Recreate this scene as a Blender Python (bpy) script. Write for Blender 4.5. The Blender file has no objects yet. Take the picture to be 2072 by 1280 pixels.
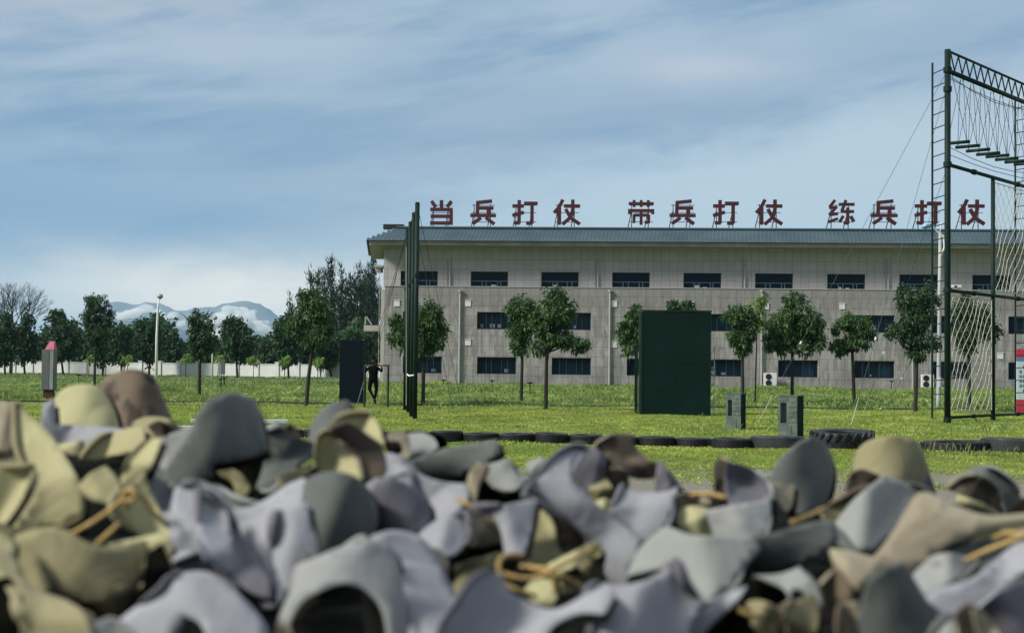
import bpy, bmesh, math, random
import numpy as np
from mathutils import Vector, Matrix, Euler
from mathutils.geometry import delaunay_2d_cdt

S = bpy.context.scene
COL = S.collection
R = math.radians

# ------------------------------------------------------------------ camera
CAMZ = 2.0
F = 3000.0                      # focal length in pixels of a 2072 px wide frame
PITCH = math.atan(102 / 3000.0)
ROLL = 0.0105
_F = Vector((0, math.cos(PITCH), math.sin(PITCH)))
_R0 = Vector((1, 0, 0)); _U0 = Vector((0, -math.sin(PITCH), math.cos(PITCH)))
_R = _R0 * math.cos(ROLL) + _U0 * math.sin(ROLL)
_U = _U0 * math.cos(ROLL) - _R0 * math.sin(ROLL)
CAM = Vector((0, 0, CAMZ))
cd = bpy.data.cameras.new('camera'); cam = bpy.data.objects.new('camera', cd); COL.objects.link(cam)
m = Matrix(((_R.x, _U.x, -_F.x, 0), (_R.y, _U.y, -_F.y, 0), (_R.z, _U.z, -_F.z, CAMZ), (0, 0, 0, 1)))
cam.matrix_world = m
cd.sensor_width = 36; cd.sensor_fit = 'HORIZONTAL'; cd.lens = F / 2072 * 36
cd.clip_start = 0.05; cd.clip_end = 40000
cd.dof.use_dof = True; cd.dof.focus_distance = 75; cd.dof.aperture_fstop = 10
S.camera = cam

# ------------------------------------------------------------------ sun and sky
SUN_DIR = Vector((-0.76, -0.30, 0.62)).normalized()       # towards the sun
sun_el = math.asin(SUN_DIR.z); sun_rot = math.atan2(SUN_DIR.x, SUN_DIR.y)
sl = bpy.data.lights.new('sun', 'SUN'); sl.energy = 4.4; sl.angle = R(12); sl.color = (1.0, 0.95, 0.86)
so = bpy.data.objects.new('sun', sl); COL.objects.link(so)
so.rotation_euler = SUN_DIR.to_track_quat('Z', 'Y').to_euler(); so.location = (-40, 0, 60)
S.view_settings.view_transform = 'Standard'; S.view_settings.look = 'None'
S.view_settings.gamma = 1; S.view_settings.exposure = 0.15
S.cycles.max_bounces = 8; S.cycles.transparent_max_bounces = 12
S.cycles.volume_bounces = 3
S.cycles.use_denoising = True

W = bpy.data.worlds.new('World'); S.world = W; W.use_nodes = True
nt = W.node_tree; nt.nodes.clear()
def N(t, typ, **kw):
    n = t.nodes.new(typ)
    for k, v in kw.items():
        if k == 'op': n.operation = v
        elif hasattr(n, k): setattr(n, k, v)
    return n
class G:
    """small helper for node graphs: values are sockets or numbers"""
    def __init__(s, t): s.t = t
    def put(s, sock, v):
        if hasattr(v, 'is_output'): s.t.links.new(v, sock)
        elif v is not None: sock.default_value = v
    def math(s, op, a, b=0.0, c=0.0, clamp=False):
        n = s.t.nodes.new('ShaderNodeMath'); n.operation = op; n.use_clamp = clamp
        s.put(n.inputs[0], a); s.put(n.inputs[1], b); s.put(n.inputs[2], c); return n.outputs[0]
    def smooth(s, x, lo, hi, a=0.0, b=1.0):
        n = s.t.nodes.new('ShaderNodeMapRange'); n.interpolation_type = 'SMOOTHSTEP'
        s.put(n.inputs['Value'], x)
        for k, v in (('From Min', lo), ('From Max', hi), ('To Min', a), ('To Max', b)): n.inputs[k].default_value = v
        return n.outputs[0]
    def mix(s, f, a, b, mode='MIX'):
        n = s.t.nodes.new('ShaderNodeMix'); n.data_type = 'RGBA'; n.blend_type = mode
        s.put(n.inputs[0], f)
        for i, v in ((6, a), (7, b)):
            if isinstance(v, tuple) and len(v) == 3: v = (*v, 1)
            s.put(n.inputs[i], v)
        return n.outputs[2]
    def noise(s, vec, scale, detail=3, rough=0.5, dist=0.0):
        n = s.t.nodes.new('ShaderNodeTexNoise'); s.put(n.inputs['Vector'], vec)
        n.inputs['Scale'].default_value = scale; n.inputs['Detail'].default_value = detail
        n.inputs['Roughness'].default_value = rough; n.inputs['Distortion'].default_value = dist
        return n.outputs[0]
    def comb(s, x, y, z=0.0):
        n = s.t.nodes.new('ShaderNodeCombineXYZ'); s.put(n.inputs[0], x); s.put(n.inputs[1], y); s.put(n.inputs[2], z); return n.outputs[0]
    def sep(s, v):
        n = s.t.nodes.new('ShaderNodeSeparateXYZ'); s.put(n.inputs[0], v); return n.outputs
    def coord(s, which='Object'):
        return s.t.nodes.new('ShaderNodeTexCoord').outputs[which]
    def gauss(s, u, c, w):
        d = s.math('DIVIDE', s.math('SUBTRACT', u, c), w)
        return s.math('POWER', math.e, s.math('MULTIPLY', s.math('MULTIPLY', d, d), -1.0))
g = G(nt)
sky = nt.nodes.new('ShaderNodeTexSky'); sky.sky_type = 'NISHITA'; sky.sun_disc = False
sky.sun_elevation = sun_el; sky.sun_rotation = sun_rot; sky.air_density = 1.2; sky.dust_density = 1.5
gen = g.coord('Generated')
sx, sy, sz = g.sep(gen)
# horizontal angle u and height w of the view direction, both as tangents near the horizon
u = sx; w = sz
streak = g.noise(g.comb(g.math('MULTIPLY', u, 2.2), g.math('ADD', g.math('MULTIPLY', w, 11.0), g.math('MULTIPLY', u, -1.6)), sy), 2.2, 5, 0.55, 0.4)
puff = g.noise(g.comb(g.math('MULTIPLY', u, 5.0), g.math('MULTIPLY', w, 12.0), sy), 3.0, 6, 0.6, 0.2)
fine = g.noise(g.comb(g.math('MULTIPLY', u, 6.0), g.math('ADD', g.math('MULTIPLY', w, 40.0), g.math('MULTIPLY', u, -8.0)), sy), 2.0, 6, 0.6, 0.6)
base = g.mix(g.smooth(streak, 0.36, 0.64), (0.185, 0.315, 0.475), (0.355, 0.47, 0.58))
base = g.mix(g.math('MULTIPLY', g.smooth(fine, 0.35, 0.75), 0.35), base, (0.40, 0.52, 0.62))
# deeper blue low on the left
deep = g.math('MULTIPLY', g.gauss(u, -0.34, 0.24), g.gauss(w, 0.095, 0.045))
base = g.mix(g.math('MULTIPLY', deep, 0.85), base, (0.165, 0.32, 0.515))
# lighter sheet below the slanting cloud edge on the right
edge = g.math('ADD', g.math('ADD', g.math('MULTIPLY', u, 0.16), 0.137), g.math('MULTIPLY', g.math('SUBTRACT', puff, 0.5), 0.05))
ea = g.smooth(g.math('SUBTRACT', edge, w), -0.012, 0.03)
ea = g.math('MULTIPLY', ea, g.smooth(u, -0.2, 0.08))
base = g.mix(g.math('MULTIPLY', ea, 0.9), base, (0.45, 0.58, 0.67))
# darker belly of the cloud along that edge
belly = g.math('MULTIPLY', g.gauss(g.math('SUBTRACT', w, edge), 0.030, 0.028), g.smooth(u, -0.32, -0.05))
base = g.mix(g.math('MULTIPLY', belly, 0.55), base, (0.225, 0.345, 0.49))
# pale warm band above the mountains
cream = g.math('MULTIPLY', g.gauss(u, -0.19, 0.13), g.gauss(g.math('ADD', w, g.math('MULTIPLY', puff, 0.03)), 0.060, 0.024))
base = g.mix(g.math('MINIMUM', g.math('MULTIPLY', cream, 1.0), 1.0), base, (1.0, 0.97, 0.84))
# grey cloud high on the left
tl = g.math('MULTIPLY', g.smooth(w, 0.17, 0.26), g.smooth(u, 0.05, -0.3))
base = g.mix(g.math('MULTIPLY', g.math('MULTIPLY', tl, g.smooth(puff, 0.25, 0.65)), 0.8), base, (0.47, 0.53, 0.58))
wisp = g.math('MULTIPLY', g.gauss(u, 0.13, 0.06), g.gauss(w, 0.198, 0.012))
base = g.mix(g.math('MULTIPLY', g.math('MULTIPLY', wisp, puff), 0.7), base, (0.66, 0.70, 0.73))
lift = g.smooth(w, 0.3, 0.9)
base = g.mix(lift, base, (0.56, 0.60, 0.66))
# heavy dims the unseen low sky behind the camera, added to cut fill
back_dim = g.math('MULTIPLY', g.smooth(sy, 0.25, -0.35), g.smooth(w, 0.75, 0.35))
base = g.mix(g.math('MULTIPLY', back_dim, 0.45), base, (0.10, 0.12, 0.15))
bgc = nt.nodes.new('ShaderNodeBackground'); bgc.inputs[1].default_value = 0.1
g.put(bgc.inputs[0], g.mix(1.0, base, (10.6, 10.1, 10.15), 'MULTIPLY'))
bgs = nt.nodes.new('ShaderNodeBackground'); bgs.inputs[1].default_value = 0.1
g.put(bgs.inputs[0], sky.outputs[0])
mx = nt.nodes.new('ShaderNodeMixShader'); mx.inputs[0].default_value = 0.94
nt.links.new(bgs.outputs[0], mx.inputs[1]); nt.links.new(bgc.outputs[0], mx.inputs[2])
wo = nt.nodes.new('ShaderNodeOutputWorld'); nt.links.new(mx.outputs[0], wo.inputs[0])

# ------------------------------------------------------------------ layout helpers
def horizon(px): return 742 + 0.0105 * (px - 1036)
def at(px, py, Y):
    d = _R * ((px - 1036) / F) + _U * ((640 - py) / F) + _F
    return CAM + d * (Y / d.y)
def ground(px, py):
    """the point of the level ground seen at a photo pixel"""
    d = _R * ((px - 1036) / F) + _U * ((640 - py) / F) + _F
    p = CAM + d * (-CAMZ / d.z); return p
def sm(a, b, x):
    t = np.clip((x - a) / (b - a), 0, 1); return t * t * (3 - 2 * t)
def gz(x, y):
    """height of the lawn: flat, with a low rise towards the building"""
    h = 0.38 * sm(84, 112, y) * sm(-16, -9, x) * (1 - 0 * x)
    h = h + 0.02 * np.sin(x * 0.9 + y * 0.35) * sm(20, 40, y) + 0.02 * np.sin(y * 0.8 - x * 0.3) * sm(20, 40, y)
    return h

# ------------------------------------------------------------------ mesh helper
class MB:
    def __init__(s): s.v = []; s.f = []
    def add(s, vs, fs):
        o = len(s.v); s.v += [tuple(v) for v in vs]; s.f += [tuple(i + o for i in f) for f in fs]; return s
    def box(s, x0, x1, y0, y1, z0, z1, M=None):
        vs = [Vector((x, y, z)) for z in (z0, z1) for y in (y0, y1) for x in (x0, x1)]
        if M: vs = [M @ v for v in vs]
        return s.add(vs, [(0, 2, 3, 1), (4, 5, 7, 6), (0, 1, 5, 4), (2, 6, 7, 3), (0, 4, 6, 2), (1, 3, 7, 5)])
    def quad(s, a, b, c, d): return s.add([a, b, c, d], [(0, 1, 2, 3)])
    def tube(s, pts, r, n=8, cap=True):
        pts = [Vector(p) for p in pts]; rs = r if isinstance(r, (list, tuple)) else [r] * len(pts)
        ring = []; prev = None
        for i, p in enumerate(pts):
            d = (pts[min(i + 1, len(pts) - 1)] - pts[max(i - 1, 0)]).normalized()
            a = d.orthogonal().normalized() if prev is None else (prev - d * prev.dot(d)).normalized()
            prev = a; b = d.cross(a)
            ring += [p + (a * math.cos(2 * math.pi * k / n) + b * math.sin(2 * math.pi * k / n)) * rs[i] for k in range(n)]
        fs = [(i * n + k, i * n + (k + 1) % n, (i + 1) * n + (k + 1) % n, (i + 1) * n + k) for i in range(len(pts) - 1) for k in range(n)]
        if cap: fs += [tuple(range(n - 1, -1, -1)), tuple(range((len(pts) - 1) * n, len(pts) * n))]
        return s.add(ring, fs)
    def bar(s, a, b, wx, wy=None):
        """rectangular bar from a to b"""
        a = Vector(a); b = Vector(b); wy = wy or wx; d = (b - a).normalized()
        up = Vector((0, 0, 1)) if abs(d.z) < 0.9 else Vector((0, 1, 0))
        p = d.cross(up).normalized(); q = p.cross(d)
        vs = [c + p * (i * wx / 2) + q * (j * wy / 2) for c in (a, b) for i, j in ((-1, -1), (1, -1), (1, 1), (-1, 1))]
        return s.add(vs, [(0, 1, 2, 3), (7, 6, 5, 4), (0, 4, 5, 1), (1, 5, 6, 2), (2, 6, 7, 3), (3, 7, 4, 0)])
    def lathe(s, prof, n=32, c=(0, 0, 0), closed=False):
        vs = [(c[0] + r * math.cos(2 * math.pi * k / n), c[1] + r * math.sin(2 * math.pi * k / n), c[2] + z) for r, z in prof for k in range(n)]
        L = len(prof); fs = []
        for i in range(L if closed else L - 1):
            j = (i + 1) % L
            fs += [(i * n + k, i * n + (k + 1) % n, j * n + (k + 1) % n, j * n + k) for k in range(n)]
        return s.add(vs, fs)
    def build(s, name, mat, parent=None, smooth=False, loc=None, rz=0.0, bevel=0.0):
        me = bpy.data.meshes.new(name); me.from_pydata(s.v, [], s.f); me.update()
        if smooth: me.polygons.foreach_set('use_smooth', [True] * len(me.polygons))
        if isinstance(mat, (list, tuple)):
            for q in mat: me.materials.append(q)
        else: me.materials.append(mat)
        o = bpy.data.objects.new(name, me); COL.objects.link(o)
        if parent: o.parent = parent
        if loc is not None: o.location = loc
        o.rotation_euler.z = rz
        if bevel:
            b = o.modifiers.new('bevel', 'BEVEL'); b.width = bevel; b.segments = 2; b.limit_method = 'ANGLE'
        return o
def np_mesh(name, V, Fc, mat, parent=None, smooth=False, mats=None, loc=None):
    """V (n,3) array, Fc (m,k) array"""
    me = bpy.data.meshes.new(name); k = Fc.shape[1]
    me.vertices.add(len(V)); me.vertices.foreach_set('co', V.astype(np.float32).ravel())
    me.loops.add(Fc.size); me.loops.foreach_set('vertex_index', Fc.astype(np.int32).ravel())
    me.polygons.add(len(Fc)); me.polygons.foreach_set('loop_start', np.arange(0, Fc.size, k, dtype=np.int32))
    me.polygons.foreach_set('loop_total', np.full(len(Fc), k, dtype=np.int32))
    me.update(calc_edges=True); me.validate()
    if smooth: me.polygons.foreach_set('use_smooth', [True] * len(me.polygons))
    me.materials.append(mat)
    o = bpy.data.objects.new(name, me); COL.objects.link(o)
    if parent: o.parent = parent
    if loc is not None: o.location = loc
    return o
def tag(o, label=None, cat=None, group=None, kind=None):
    if label: o['label'] = label
    if cat: o['category'] = cat
    if group: o['group'] = group
    if kind: o['kind'] = kind
    return o
def thing(name, label, cat, loc=(0, 0, 0), rz=0.0, group=None):
    o = bpy.data.objects.new(name, None); COL.objects.link(o); o.empty_display_size = 0.2
    o.location = loc; o.rotation_euler.z = rz
    return tag(o, label, cat, group)

# ------------------------------------------------------------------ materials
def mat(name, col, rough=0.7, metal=0.0, var=0.0, vscale=3.0, col2=None, bump=0.0, bscale=20.0, spec=0.5, trans=0.0, island=0.0, detail=4):
    m = bpy.data.materials.new(name); m.use_nodes = True; t = m.node_tree; G_ = G(t)
    b = t.nodes['Principled BSDF']; b.inputs['Roughness'].default_value = rough
    b.inputs['Metallic'].default_value = metal; b.inputs['Specular IOR Level'].default_value = spec
    c = (*col, 1)
    co = G_.coord('Object')
    if col2 is not None or var:
        c2 = col2 or tuple(min(1, x * (1 + var)) for x in col)
        c1 = col if col2 else tuple(x * (1 - var) for x in col)
        f = G_.smooth(G_.noise(co, vscale, detail, 0.6), 0.3, 0.7)
        c = G_.mix(f, c1, c2)
    if island:
        gi = t.nodes.new('ShaderNodeNewGeometry').outputs['Random Per Island']
        f = G_.math('ADD', G_.math('MULTIPLY', gi, 2 * island), 1 - island)
        n = t.nodes.new('ShaderNodeMix'); n.data_type = 'RGBA'; n.blend_type = 'MULTIPLY'; n.inputs[0].default_value = 1
        G_.put(n.inputs[6], c); G_.put(n.inputs[7], G_.comb(f, f, G_.math('MULTIPLY', f, f))); c = n.outputs[2]
    G_.put(b.inputs['Base Color'], c)
    if bump:
        bn = t.nodes.new('ShaderNodeBump'); bn.inputs['Strength'].default_value = bump; bn.inputs['Distance'].default_value = 0.02
        G_.put(bn.inputs['Height'], G_.noise(co, bscale, 4, 0.6)); t.links.new(bn.outputs[0], b.inputs['Normal'])
    if trans:
        tr = t.nodes.new('ShaderNodeBsdfTranslucent'); G_.put(tr.inputs[0], c)
        ms = t.nodes.new('ShaderNodeMixShader'); ms.inputs[0].default_value = trans
        t.links.new(b.outputs[0], ms.inputs[1]); t.links.new(tr.outputs[0], ms.inputs[2])
        t.links.new(ms.outputs[0], t.nodes['Material Output'].inputs[0])
    return m
M = dict(
    green_paint=mat('green_paint', (0.005, 0.020, 0.015), 0.6, var=0.25, vscale=1.5, spec=0.2),
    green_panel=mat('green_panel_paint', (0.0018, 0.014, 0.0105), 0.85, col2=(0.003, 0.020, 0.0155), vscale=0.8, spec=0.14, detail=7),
    blue_panel=mat('blue_panel_paint', (0.0008, 0.006, 0.012), 0.9, spec=0.2, var=0.2, vscale=0.7),
    black_metal=mat('black_metal', (0.012, 0.014, 0.015), 0.5),
    dark_cable=mat('dark_cable', (0.03, 0.045, 0.05), 0.6),
    grey_steel=mat('grey_steel', (0.30, 0.32, 0.33), 0.45, 0.3, var=0.15),
    white_paint=mat('white_paint', (0.72, 0.74, 0.74), 0.5, var=0.06),
    pale_pole=mat('pale_pole_paint', (0.36, 0.39, 0.40), 0.5, var=0.08),
    white_rope=mat('white_rope', (0.42, 0.43, 0.37), 0.85, var=0.12),
    galv=mat('galvanised', (0.42, 0.46, 0.46), 0.5, 0.2, var=0.2),
    rubber=mat('tyre_rubber', (0.007, 0.008, 0.010), 0.6, var=0.5, vscale=6, bump=0.3, bscale=30),
    rubber_grey=mat('tyre_rubber_faded', (0.010, 0.011, 0.013), 0.75, col2=(0.030, 0.030, 0.030), vscale=5, bump=0.3),
    rubber_dust=mat('tyre_rubber_dusty', (0.012, 0.014, 0.018), 0.7, col2=(0.04, 0.043, 0.048), vscale=4, bump=0.3),
    red_sign=mat('red_sign_paint', (0.055, 0.006, 0.011), 0.6, var=0.2, vscale=2),
    glass=mat('window_glass', (0.007, 0.028, 0.050), 0.12, spec=0.25),
    frame=mat('window_frame_metal', (0.016, 0.026, 0.034), 0.5),
    frame_light=mat('window_inner_frame', (0.10, 0.16, 0.20), 0.5),
    blind=mat('pale_blind', (0.45, 0.52, 0.55), 0.8),
    cream=mat('cream_render', (0.42, 0.41, 0.38), 0.85, var=0.12, vscale=0.6),
    fascia=mat('fascia_render', (0.27, 0.265, 0.25), 0.85, col2=(0.40, 0.39, 0.365), vscale=0.5, detail=6),
    soffit=mat('soffit_render', (0.24, 0.24, 0.23), 0.9, var=0.08),
    pipe=mat('downpipe', (0.36, 0.36, 0.35), 0.6, var=0.1),
    ac_white=mat('ac_casing', (0.66, 0.68, 0.67), 0.5, var=0.06),
    dark=mat('dark_opening', (0.006, 0.007, 0.008), 0.8),
    bark=mat('bark', (0.022, 0.019, 0.016), 0.9, var=0.4, vscale=12, bump=0.8, bscale=30),
    bark_dark=mat('bark_dark', (0.022, 0.021, 0.019), 0.9, var=0.4, vscale=12),
    leaf=mat('leaf', (0.036, 0.092, 0.032), 0.6, col2=(0.080, 0.155, 0.044), vscale=1.2, trans=0.3, island=0.35, spec=0.3),
    leaf_dark=mat('leaf_dark', (0.026, 0.068, 0.032), 0.65, col2=(0.056, 0.110, 0.040), vscale=0.8, trans=0.25, island=0.35, spec=0.3),
    leaf_bright=mat('leaf_bright', (0.14, 0.25, 0.05), 0.6, col2=(0.20, 0.32, 0.07), vscale=1.2, trans=0.3, island=0.3, spec=0.3),
    leaf_poplar=mat('leaf_poplar', (0.026, 0.058, 0.040), 0.65, col2=(0.052, 0.092, 0.052), vscale=0.5, trans=0.2, island=0.3, spec=0.3),
    wall_white=mat('white_wall_render', (0.60, 0.62, 0.62), 0.85, var=0.08, vscale=0.4),
    conc=mat('concrete', (0.30, 0.31, 0.30), 0.9, var=0.2, vscale=3),
    slab=mat('pale_concrete_slab', (0.50, 0.53, 0.52), 0.85, var=0.18, vscale=5),
    kiosk_grey=mat('kiosk_grey_panel', (0.11, 0.125, 0.125), 0.5, var=0.1),
    maroon=mat('maroon_panel', (0.055, 0.014, 0.020), 0.6),
    pink=mat('faded_red_panel', (0.55, 0.13, 0.22), 0.6, var=0.1),
    board_red=mat('board_red', (0.48, 0.035, 0.06), 0.5), board_blue=mat('board_blue', (0.06, 0.22, 0.42), 0.5),
    board_white=mat('board_white', (0.52, 0.62, 0.64), 0.5), ink=mat('board_ink', (0.10, 0.16, 0.22), 0.6),
    lampblue=mat('lamp_blue_lens', (0.25, 0.42, 0.72), 0.3),
    cloth_black=mat('dark_training_clothes', (0.003, 0.003, 0.004), 1.0, spec=0.1), skin=mat('skin', (0.16, 0.09, 0.06), 0.6), hair=mat('hair', (0.006, 0.005, 0.005), 0.7),
)

# ================================================================== GROUND
def ground_mat():
    m = bpy.data.materials.new('lawn_soil'); m.use_nodes = True; t = m.node_tree; q = G(t)
    b = t.nodes['Principled BSDF']; b.inputs['Roughness'].default_value = 0.95; b.inputs['Specular IOR Level'].default_value = 0.1
    co = q.coord('Object'); x, y, z = q.sep(co)
    n1 = q.noise(co, 0.35, 5, 0.6); n2 = q.noise(co, 2.5, 5, 0.6); n3 = q.noise(co, 30, 3, 0.7)
    grass = q.mix(q.smooth(n2, 0.3, 0.7), (0.09, 0.13, 0.03), (0.20, 0.26, 0.05))
    grass = q.mix(q.math('MULTIPLY', q.smooth(n1, 0.5, 0.75), 0.6), grass, (0.20, 0.18, 0.08))
    grav = q.mix(q.smooth(n3, 0.35, 0.65), (0.09, 0.088, 0.07), (0.36, 0.345, 0.285))
    grav = q.mix(q.math('MULTIPLY', q.smooth(n2, 0.4, 0.8), 0.5), grav, (0.20, 0.185, 0.13))
    # bare ground near the camera, with a ragged edge
    yy = q.math('ADD', y, q.math('MULTIPLY', q.math('SUBTRACT', n1, 0.5), 10.0))
    f = q.smooth(yy, 27.5, 31.5)
    q.put(b.inputs['Base Color'], q.mix(f, grav, grass))
    bn = t.nodes.new('ShaderNodeBump'); bn.inputs['Strength'].default_value = 0.9; bn.inputs['Distance'].default_value = 0.03
    q.put(bn.inputs['Height'], q.math('ADD', n3, n2)); t.links.new(bn.outputs[0], b.inputs['Normal'])
    return m
xs = np.concatenate([np.linspace(-9000, -80, 14), np.linspace(-70, 70, 141), np.linspace(80, 9000, 14)])
ys = np.concatenate([np.linspace(-300, -20, 5), np.linspace(-10, 170, 181), np.linspace(180, 600, 22), np.linspace(900, 14000, 14)])
gx, gy = np.meshgrid(xs, ys); V = np.stack([gx, gy, gz(gx, gy)], -1).reshape(-1, 3)
nx = len(xs); idx = np.arange(len(ys) * nx).reshape(len(ys), nx)
Fc = np.stack([idx[:-1, :-1], idx[:-1, 1:], idx[1:, 1:], idx[1:, :-1]], -1).reshape(-1, 4)
tag(np_mesh('ground', V, Fc, ground_mat(), smooth=True), kind='structure')

# kerb and path strips across the lawn
def strip(name, p, q, wd, h, m_, z0=0.0, kind='structure', seg=40):
    p = Vector(p); q = Vector(q); mb = MB(); d = (q - p); nrm = Vector((-d.y, d.x, 0)).normalized() * wd / 2
    vs = []
    for i in range(seg + 1):
        c = p + d * (i / seg); zz = float(gz(c.x, c.y)) + z0
        for s_, hh in ((-1, -0.05), (-1, h), (1, h), (1, -0.05)): vs.append((c.x + nrm.x * s_, c.y + nrm.y * s_, zz + hh))
    fs = [(i * 4 + a, i * 4 + a + 1, i * 4 + a + 5, i * 4 + a + 4) for i in range(seg) for a in range(3)]
    fs += [(0, 3, 2, 1), (seg * 4, seg * 4 + 1, seg * 4 + 2, seg * 4 + 3)]
    mb.add(vs, fs); return tag(mb.build(name, m_), kind=kind)
strip('kerb', ground(-60, 811), ground(2130, 832), 0.16, 0.11, mat('dark_kerb', (0.05, 0.062, 0.052), 0.9, var=0.3))
strip('path', ground(-60, 815.5), ground(2130, 834.5), 0.22, 0.02, mat('path_slabs', (0.20, 0.23, 0.18), 0.9, var=0.3, vscale=2))
strip('path', Vector((-40, 104, 0)), Vector((-9.5, 103, 0)), 0.35, 0.16, M['slab'])
strip('path', Vector((-40, 118, 0)), Vector((-12.5, 117, 0)), 0.35, 0.20, M['slab'])
# dark pavement round the tower on the right
strip('path', ground(1880, 828), ground(2160, 824), 1.6, 0.05, mat('dark_pavement', (0.06, 0.085, 0.06), 0.9, var=0.3, vscale=2))

# ---- grass blades: short mown turf, tall weeds behind, thin patches in front
rng = np.random.default_rng(7)
def vnoise(x, y, s, seed):
    r = np.random.default_rng(seed); T = r.random((64, 64))
    X = x / s; Y = y / s; xi = np.floor(X).astype(int); yi = np.floor(Y).astype(int)
    fx = X - xi; fy = Y - yi; fx = fx * fx * (3 - 2 * fx); fy = fy * fy * (3 - 2 * fy)
    g_ = lambda a, b: T[a % 64, b % 64]
    return (g_(xi, yi) * (1 - fx) + g_(xi + 1, yi) * fx) * (1 - fy) + (g_(xi, yi + 1) * (1 - fx) + g_(xi + 1, yi + 1) * fx) * fy
def grass(name, label, n, y0, y1, hfun, wfun, m_, mask=None, xpad=1.08, lean=0.5, xlim=None):
    # uniform over the wedge seen from the camera (a bit wider)
    yy = np.sqrt(rng.random(n) * (y1 ** 2 - y0 ** 2) + y0 ** 2)
    xx = (rng.random(n) * 2 - 1) * 0.345 * yy * xpad
    keep = np.ones(n, bool)
    if xlim: keep &= (xx > xlim[0]) & (xx < xlim[1])
    if mask is not None: keep &= rng.random(n) < mask(xx, yy)
    xx = xx[keep]; yy = yy[keep]; n = len(xx)
    h = hfun(xx, yy) * (0.55 + 0.9 * rng.random(n)); wd = wfun(xx, yy) * (0.6 + 0.8 * rng.random(n))
    a = rng.random(n) * 2 * np.pi; lx = rng.normal(0, lean, n) * h; ly = rng.normal(0, lean, n) * h
    z = gz(xx, yy) - 0.01
    P0 = np.stack([xx - np.cos(a) * wd, yy - np.sin(a) * wd, z], -1); P1 = np.stack([xx + np.cos(a) * wd, yy + np.sin(a) * wd, z], -1)
    P2 = np.stack([xx + lx * .4 + np.cos(a) * wd * .7, yy + ly * .4 + np.sin(a) * wd * .7, z + h * .65], -1)
    P3 = np.stack([xx + lx, yy + ly, z + h * (1 - .3 * np.minimum(1, (lx ** 2 + ly ** 2) ** .5 / h))], -1)
    V = np.stack([P0, P1, P2, P3], 1).reshape(-1, 3); b = np.arange(n)[:, None] * 4
    Fc = np.concatenate([b + np.array([[0, 1, 2]]), b + np.array([[0, 2, 3]])], 0)
    o = np_mesh(name, V, Fc, m_); return tag(o, label, 'grass', kind='stuff')
def grassmat(name, c1, c2, c3, sc=0.25):
    m = bpy.data.materials.new(name); m.use_nodes = True; t = m.node_tree; q = G(t)
    b = t.nodes['Principled BSDF']; b.inputs['Roughness'].default_value = 0.7; b.inputs['Specular IOR Level'].default_value = 0.2
    co = q.coord('Object'); x, y, z = q.sep(co)
    v = q.comb(x, q.math('MULTIPLY', y, 0.6), 0.0)
    n1 = q.noise(v, sc, 5, 0.65); n2 = q.noise(v, sc * 5, 5, 0.65)
    c = q.mix(q.smooth(n1, 0.35, 0.65), c1, c2); c = q.mix(q.math('MULTIPLY', q.smooth(n2, 0.42, 0.68), 0.8), c, c3); n4 = q.noise(v, sc * 2.2, 4, 0.6); c = q.mix(q.math('MULTIPLY', q.smooth(n4, 0.56, 0.42), 0.45), c, tuple(x_ * .45 for x_ in c1))
    gi = t.nodes.new('ShaderNodeNewGeometry').outputs['Random Per Island']
    f = q.math('ADD', q.math('MULTIPLY', gi, 0.7), 0.65)
    c = q.mix(1.0, c, q.comb(f, f, f), 'MULTIPLY')
    q.put(b.inputs['Base Color'], c)
    tr = t.nodes.new('ShaderNodeBsdfTranslucent'); q.put(tr.inputs[0], c)
    ms = t.nodes.new('ShaderNodeMixShader'); ms.inputs[0].default_value = 0.4
    t.links.new(b.outputs[0], ms.inputs[1]); t.links.new(tr.outputs[0], ms.inputs[2]); t.links.new(ms.outputs[0], t.nodes['Material Output'].inputs[0])
    return m
G_MOWN = grassmat('mown_grass', (0.25, 0.37, 0.075), (0.42, 0.52, 0.10), (0.52, 0.52, 0.15))
G_TALL = grassmat('tall_grass', (0.16, 0.27, 0.09), (0.33, 0.44, 0.12), (0.44, 0.50, 0.17), 0.18)
G_FAR = grassmat('far_grass', (0.16, 0.26, 0.10), (0.30, 0.40, 0.12), (0.32, 0.36, 0.20), 0.08)
G_STALK = grassmat('dry_stalks', (0.22, 0.26, 0.10), (0.30, 0.33, 0.15), (0.36, 0.34, 0.24))
grass('turf', 'short bright green mown turf of the training field', 330000, 36.5, 80,
      lambda x, y: 0.035 + 0.06 * vnoise(x, y, 1.7, 1) ** 2, lambda x, y: 0.010 + y * 0.00022, G_MOWN,
      lambda x, y: 0.35 + 0.65 * sm(0.25, 0.6, vnoise(x, y, 2.6, 2)))
grass('turf', 'thin ragged grass tufts in front of the row of tyres', 90000, 24.5, 37.5,
      lambda x, y: 0.03 + 0.05 * vnoise(x, y, 1.1, 5), lambda x, y: 0.006 + 0 * x, G_MOWN,
      lambda x, y: sm(0.42, 0.62, vnoise(x, y, 1.6, 4) * 0.6 + vnoise(x, y, 0.5, 9) * 0.4 + (y - 29.3) * 0.05))
grass('tall_grass', 'tall unmown weeds between the kerb and the building', 230000, 77.5, 128,
      lambda x, y: 0.10 + 0.36 * vnoise(x, y, 3.1, 3) ** 1.5, lambda x, y: 0.022 + 0 * x, G_TALL,
      lambda x, y: (0.3 + 0.7 * sm(0.3, 0.6, vnoise(x, y, 2.2, 12))), lean=0.35)
grass('tall_grass', 'tufts of longer grass along the kerb', 26000, 74, 79,
      lambda x, y: 0.08 + 0.22 * vnoise(x, y, 1.3, 31) ** 2, lambda x, y: 0.016 + 0 * x, G_TALL, lambda x, y: sm(.45, .7, vnoise(x, y, 2.0, 33)))
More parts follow.
